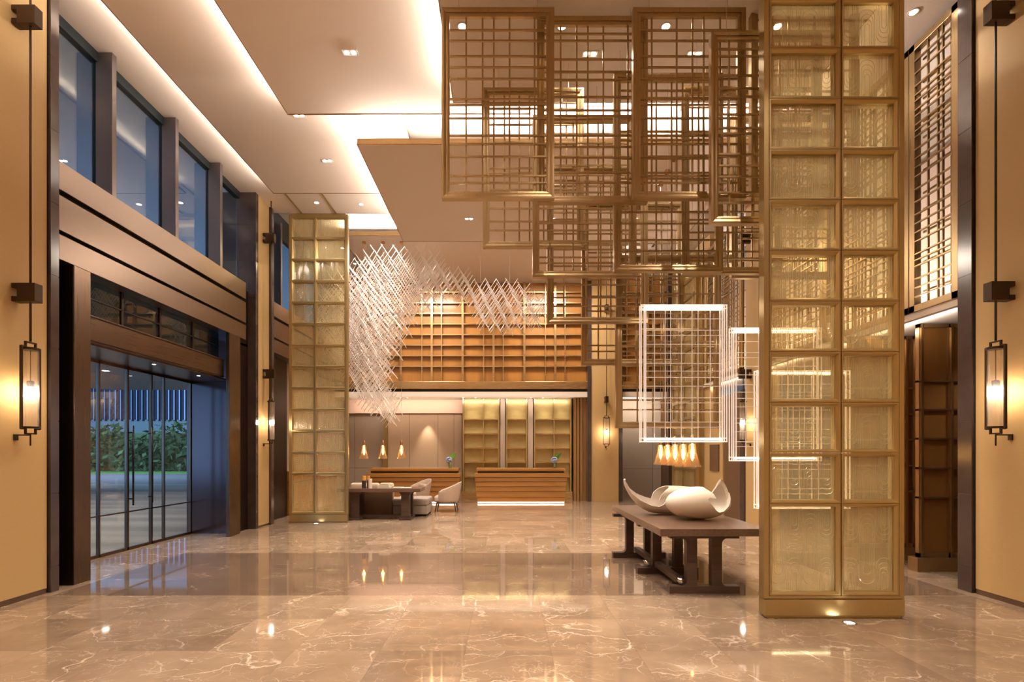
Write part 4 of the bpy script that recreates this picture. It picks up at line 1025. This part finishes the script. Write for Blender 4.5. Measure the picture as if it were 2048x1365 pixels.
def armchair(loc, rz, label, mt):
    # faces local -x ; shell back wraps seat
    t = empty('armchair', loc, label, 'armchair', None, rz)
    # shell : horseshoe swept, open towards -x
    N = 28; vs = []; fs = []
    for k, (th_) in enumerate((0, 1)):
        for i in range(N+1):
            a = -R(128)+R(256)*i/N   # 0 = back (+x)
            q = (1+math.cos(a))/2
            topz = 0.57+0.29*q**1.7
            for zz, out in ((0.26, 0.0), (0.42, 0.02), (topz, 0.0+0.09*q)):
                rr = 0.33+out*1.2-th_*0.055
                vs.append((rr*math.cos(a)*1.0+0.0, rr*math.sin(a)*0.95, zz+(0 if not th_ or zz < 0.4 else -0.01)))
    for k in range(2):
        o = k*(N+1)*3
        for i in range(N):
            for j in range(2): fs.append((o+i*3+j, o+(i+1)*3+j, o+(i+1)*3+j+1, o+i*3+j+1))
    o = (N+1)*3
    for i in range(N):
        fs.append((i*3+2, (i+1)*3+2, o+(i+1)*3+2, o+i*3+2)); fs.append((i*3, (i+1)*3, o+(i+1)*3, o+i*3))
    for i in (0, N):
        for j in range(2): fs.append((i*3+j, i*3+j+1, o+i*3+j+1, o+i*3+j))
    m_ = MB(); m_.add(vs, fs, True); s = m_.build('backrest', mt, t)
    md = s.modifiers.new('sub', 'SUBSURF'); md.levels = 2; md.render_levels = 2
    MB().box(-0.33, 0.24, -0.26, 0.26, 0.27, 0.44).build('seat', mt, t, bevel=0.05)
    MB().box(0.10, 0.24, -0.2, 0.2, 0.45, 0.68).build('pillow', mt, t, bevel=0.05)
    MB().box(-0.26, 0.27, -0.25, 0.25, 0.235, 0.265).build('seat_frame', 'table', t, bevel=0.004)
    for sx, sy in ((-1, -1), (-1, 1), (1, -1), (1, 1)):
        MB().tube([(sx*0.24, sy*0.22, 0.25), (sx*0.29, sy*0.25, 0.0)], [0.024, 0.013], 8).build('leg', 'table', t)
    return t
armchair((-1.60, 13.95, 0), R(0), 'speckled beige armchair in profile, standing alone before the reception desk', 'fabric')
armchair((-2.6, 15.15, 0), R(38), 'beige armchair behind the ottoman, partly hidden', 'fabric')

# ------------------------------------------------------------------ reception desks
def desk(xa, xb, Y, label):
    X0, X1 = px(xa, 0, Y)[0], px(xb, 0, Y)[0]; w2 = (X1-X0)/2
    t = empty('reception_desk', ((X0+X1)/2, Y, 0), label, 'reception desk', 'golden wood reception desks')
    MB().box(-w2+0.06, w2-0.06, 0, 0.75, 1.05, 1.13).build('counter_top', 'wood_h', t, bevel=0.006)
    MB().box(-w2+0.10, w2-0.10, 0.08, 0.7, 0.97, 1.05).build('shadow_gap', 'leather', t)
    zs = [0.97, 0.84, 0.70, 0.54, 0.38, 0.20, 0.06]; ins = [0.0, 0.02, 0.035, 0.05, 0.065, 0.08]
    for k in range(6):
        MB().box(-w2+ins[k], w2-ins[k], -0.06+ins[k], 0.72, zs[k+1]+0.010, zs[k]).build('wood_layer', 'wood_h', t, bevel=0.004)
    MB().box(-w2+0.12, w2-0.12, 0.08, 0.66, 0.0, 0.06).build('plinth', 'leather', t)
    MB().box(-w2+0.10, w2-0.10, 0.05, 0.08, 0.015, 0.05).build('led_strip', 'led_soft', t)
    light('AREA', 'desk_led', (0, 0.0, 0.052), 3.5, (1, .66, .45), size=2*w2-0.2, size_y=0.03, parent=t)
    return t
YD = 16.05
desk(734, 920, YD, 'wooden reception desk behind the lounge armchairs')
desk(949, 1135, YD, 'wooden reception desk standing clear in front of the shelving')
def vase(x, label):
    X = px(x, 0, YD)[0]
    t = empty('flower_vase', (X, YD+0.3, 1.131), label, 'flower vase', 'hydrangea vases on the desks')
    MB().lathe([(0.045, 0), (0.055, 0.02), (0.055, 0.2), (0.05, 0.2)], k=20).build('vase', 'vase_glass', t)
    g = MB(); g.lathe([(0.046, 0.01), (0.05, 0.18)], k=14); g.build('wrapped_leaf', 'leaf', t)
    b = MB(); rnd = random.Random(x)
    for k in range(70):
        v = Vector((rnd.gauss(0, 1), rnd.gauss(0, 1), rnd.gauss(0, 1))).normalized()*0.085
        c = v+Vector((-0.03, -0.03, 0.27)); q = 0.03
        b.lathe([(0.002, -q*.6), (q*.8, -q*.3), (q, 0), (q*.7, q*.4), (0.002, q*.55)], c, 6, cap=False)
    b.build('hydrangea', 'blue_flower', t, fix=False)
    for k in range(9):
        a = rnd.uniform(-0.5, 0.9); l_ = rnd.uniform(0.2, 0.34); bl = MB()
        base = Vector((0.02, 0.02, 0.24)); d = Vector((math.sin(a)*0.8, rnd.uniform(-.3, .3), 1)).normalized(); sd = d.cross(Vector((0, 1, 0))).normalized()
        pts = []
        for i in range(6):
            u = i/5; w_ = 0.045*math.sin(math.pi*min(1, u*0.9+0.1))
            p = base+d*l_*u+Vector((0.05*u*u, 0, 0)); pts.append((p-sd*w_, p+Vector((0, 0.012, 0)), p+sd*w_))
        vs = [q for r_ in pts for q in r_]; fs = []
        for i in range(5):
            for j in range(2): fs.append((i*3+j, i*3+j+1, (i+1)*3+j+1, (i+1)*3+j))
        bl.add(vs, fs, True); bl.build('leaf', 'leaf_light' if k % 2 else 'leaf', t, fix=False)
vase(898, 'glass vase with blue hydrangea on the desk behind the lounge')
vase(1112, 'glass vase with blue hydrangea on the desk in front of the shelving')

# ------------------------------------------------------------------ outside
b = MB(); b.box(-60, -6.41, -10, 26, -0.12, -0.01); struct(b.build('ground_forecourt', 'paving'), 'stone forecourt outside the doors')
b = MB(); b.box(-90, -6.41, 26, 38, -0.13, -0.015); struct(b.build('ground_road', 'asphalt'), 'dark driveway beyond the forecourt')
b = MB(); b.box(-90, -6.41, 38, 75, -0.12, 0.02); o = struct(b.build('ground_lawn', 'grass'), 'lawn strip beyond the driveway')
b = MB(); rnd = random.Random(3)
for k in range(5200):
    x = rnd.uniform(-58, -20); y = 42+rnd.uniform(0, 2.6)+0.0; zmax = 3.9+0.7*math.sin(x*0.45)+0.5*math.sin(x*1.3+1)
    z = rnd.uniform(0, zmax)
    u = Vector((rnd.gauss(0, 1), rnd.gauss(0, 1), rnd.gauss(0, 1))).normalized(); v = u.cross(Vector((rnd.random(), rnd.random(), 1))).normalized(); s = rnd.uniform(.22, .42)
    c = Vector((x, y-(z*0.15), z)); b.add([c-u*s, c-v*s*.5, c+u*s, c+v*s*.5], [(0, 1, 2, 3)])
b.m = 0; b.box(-58, -20, 43.4, 44.8, 0, 3.3)
o = b.build('hedge', 'hedge', fix=False); o['kind'] = 'stuff'; o['label'] = 'bushy green hedge seen through the glass doors'; o['category'] = 'hedge'
bu = empty('office_building', (-50, 70, 0), 'blue-lit building with vertical fins seen through the glass doors', 'building')
MB().box(-45, 25, 0, 14, 0, 6.2).build('base_wall', 'concrete', bu)
MB().box(-45, 25, 0.4, 14, 6.2, 14).build('glazing', 'facade_glow', bu)
f = MB()
for k in range(90): f.box(-44+k*0.75, -43.78+k*0.75, -0.2, 0.4, 6.0, 14.2)
f.build('fins', 'frame_dark', bu)
MB().box(-45, 25, -0.3, 14, 14, 16).build('parapet', 'concrete', bu)
bs = empty('tower_block', (-26, 16, 0), 'banded pale block outside the clerestory windows', 'building')
MB().box(-6, 0, -30, 40, 0, 40).build('glazing', 'facade_glass', bs)
f = MB()
for k in range(12): f.box(-0.1, 0.5, -30, 40, 5+k*3.2, 6.2+k*3.2)
f.build('floor_bands', 'band', bs)
bs.location = (-62, 16, 0)
b = MB(); b.box(-18, -6.42, 0, 22.5, 4.45, 4.9); struct(b.build('ceiling_canopy', 'canopy'), 'entrance canopy soffit outside')
light('AREA', 'hedge_fill', (-30, 32, 9), 5000, (.55, .75, 1), rot=(R(40), 0, 0), size=20, size_y=3)  # unseen area light added to brighten the hedge outside
for (X, Y) in ((-10.5, 13), (-13.7, 17.2), (-9, 9)):
    t = round_light(X, Y, 4.45, 'round canopy light outside, ' + {13: 'middle one', 17.2: 'farthest out', 9: 'closest to the doors'}[Y], 260, spot=140, r=0.13, grp='canopy downlights outside')
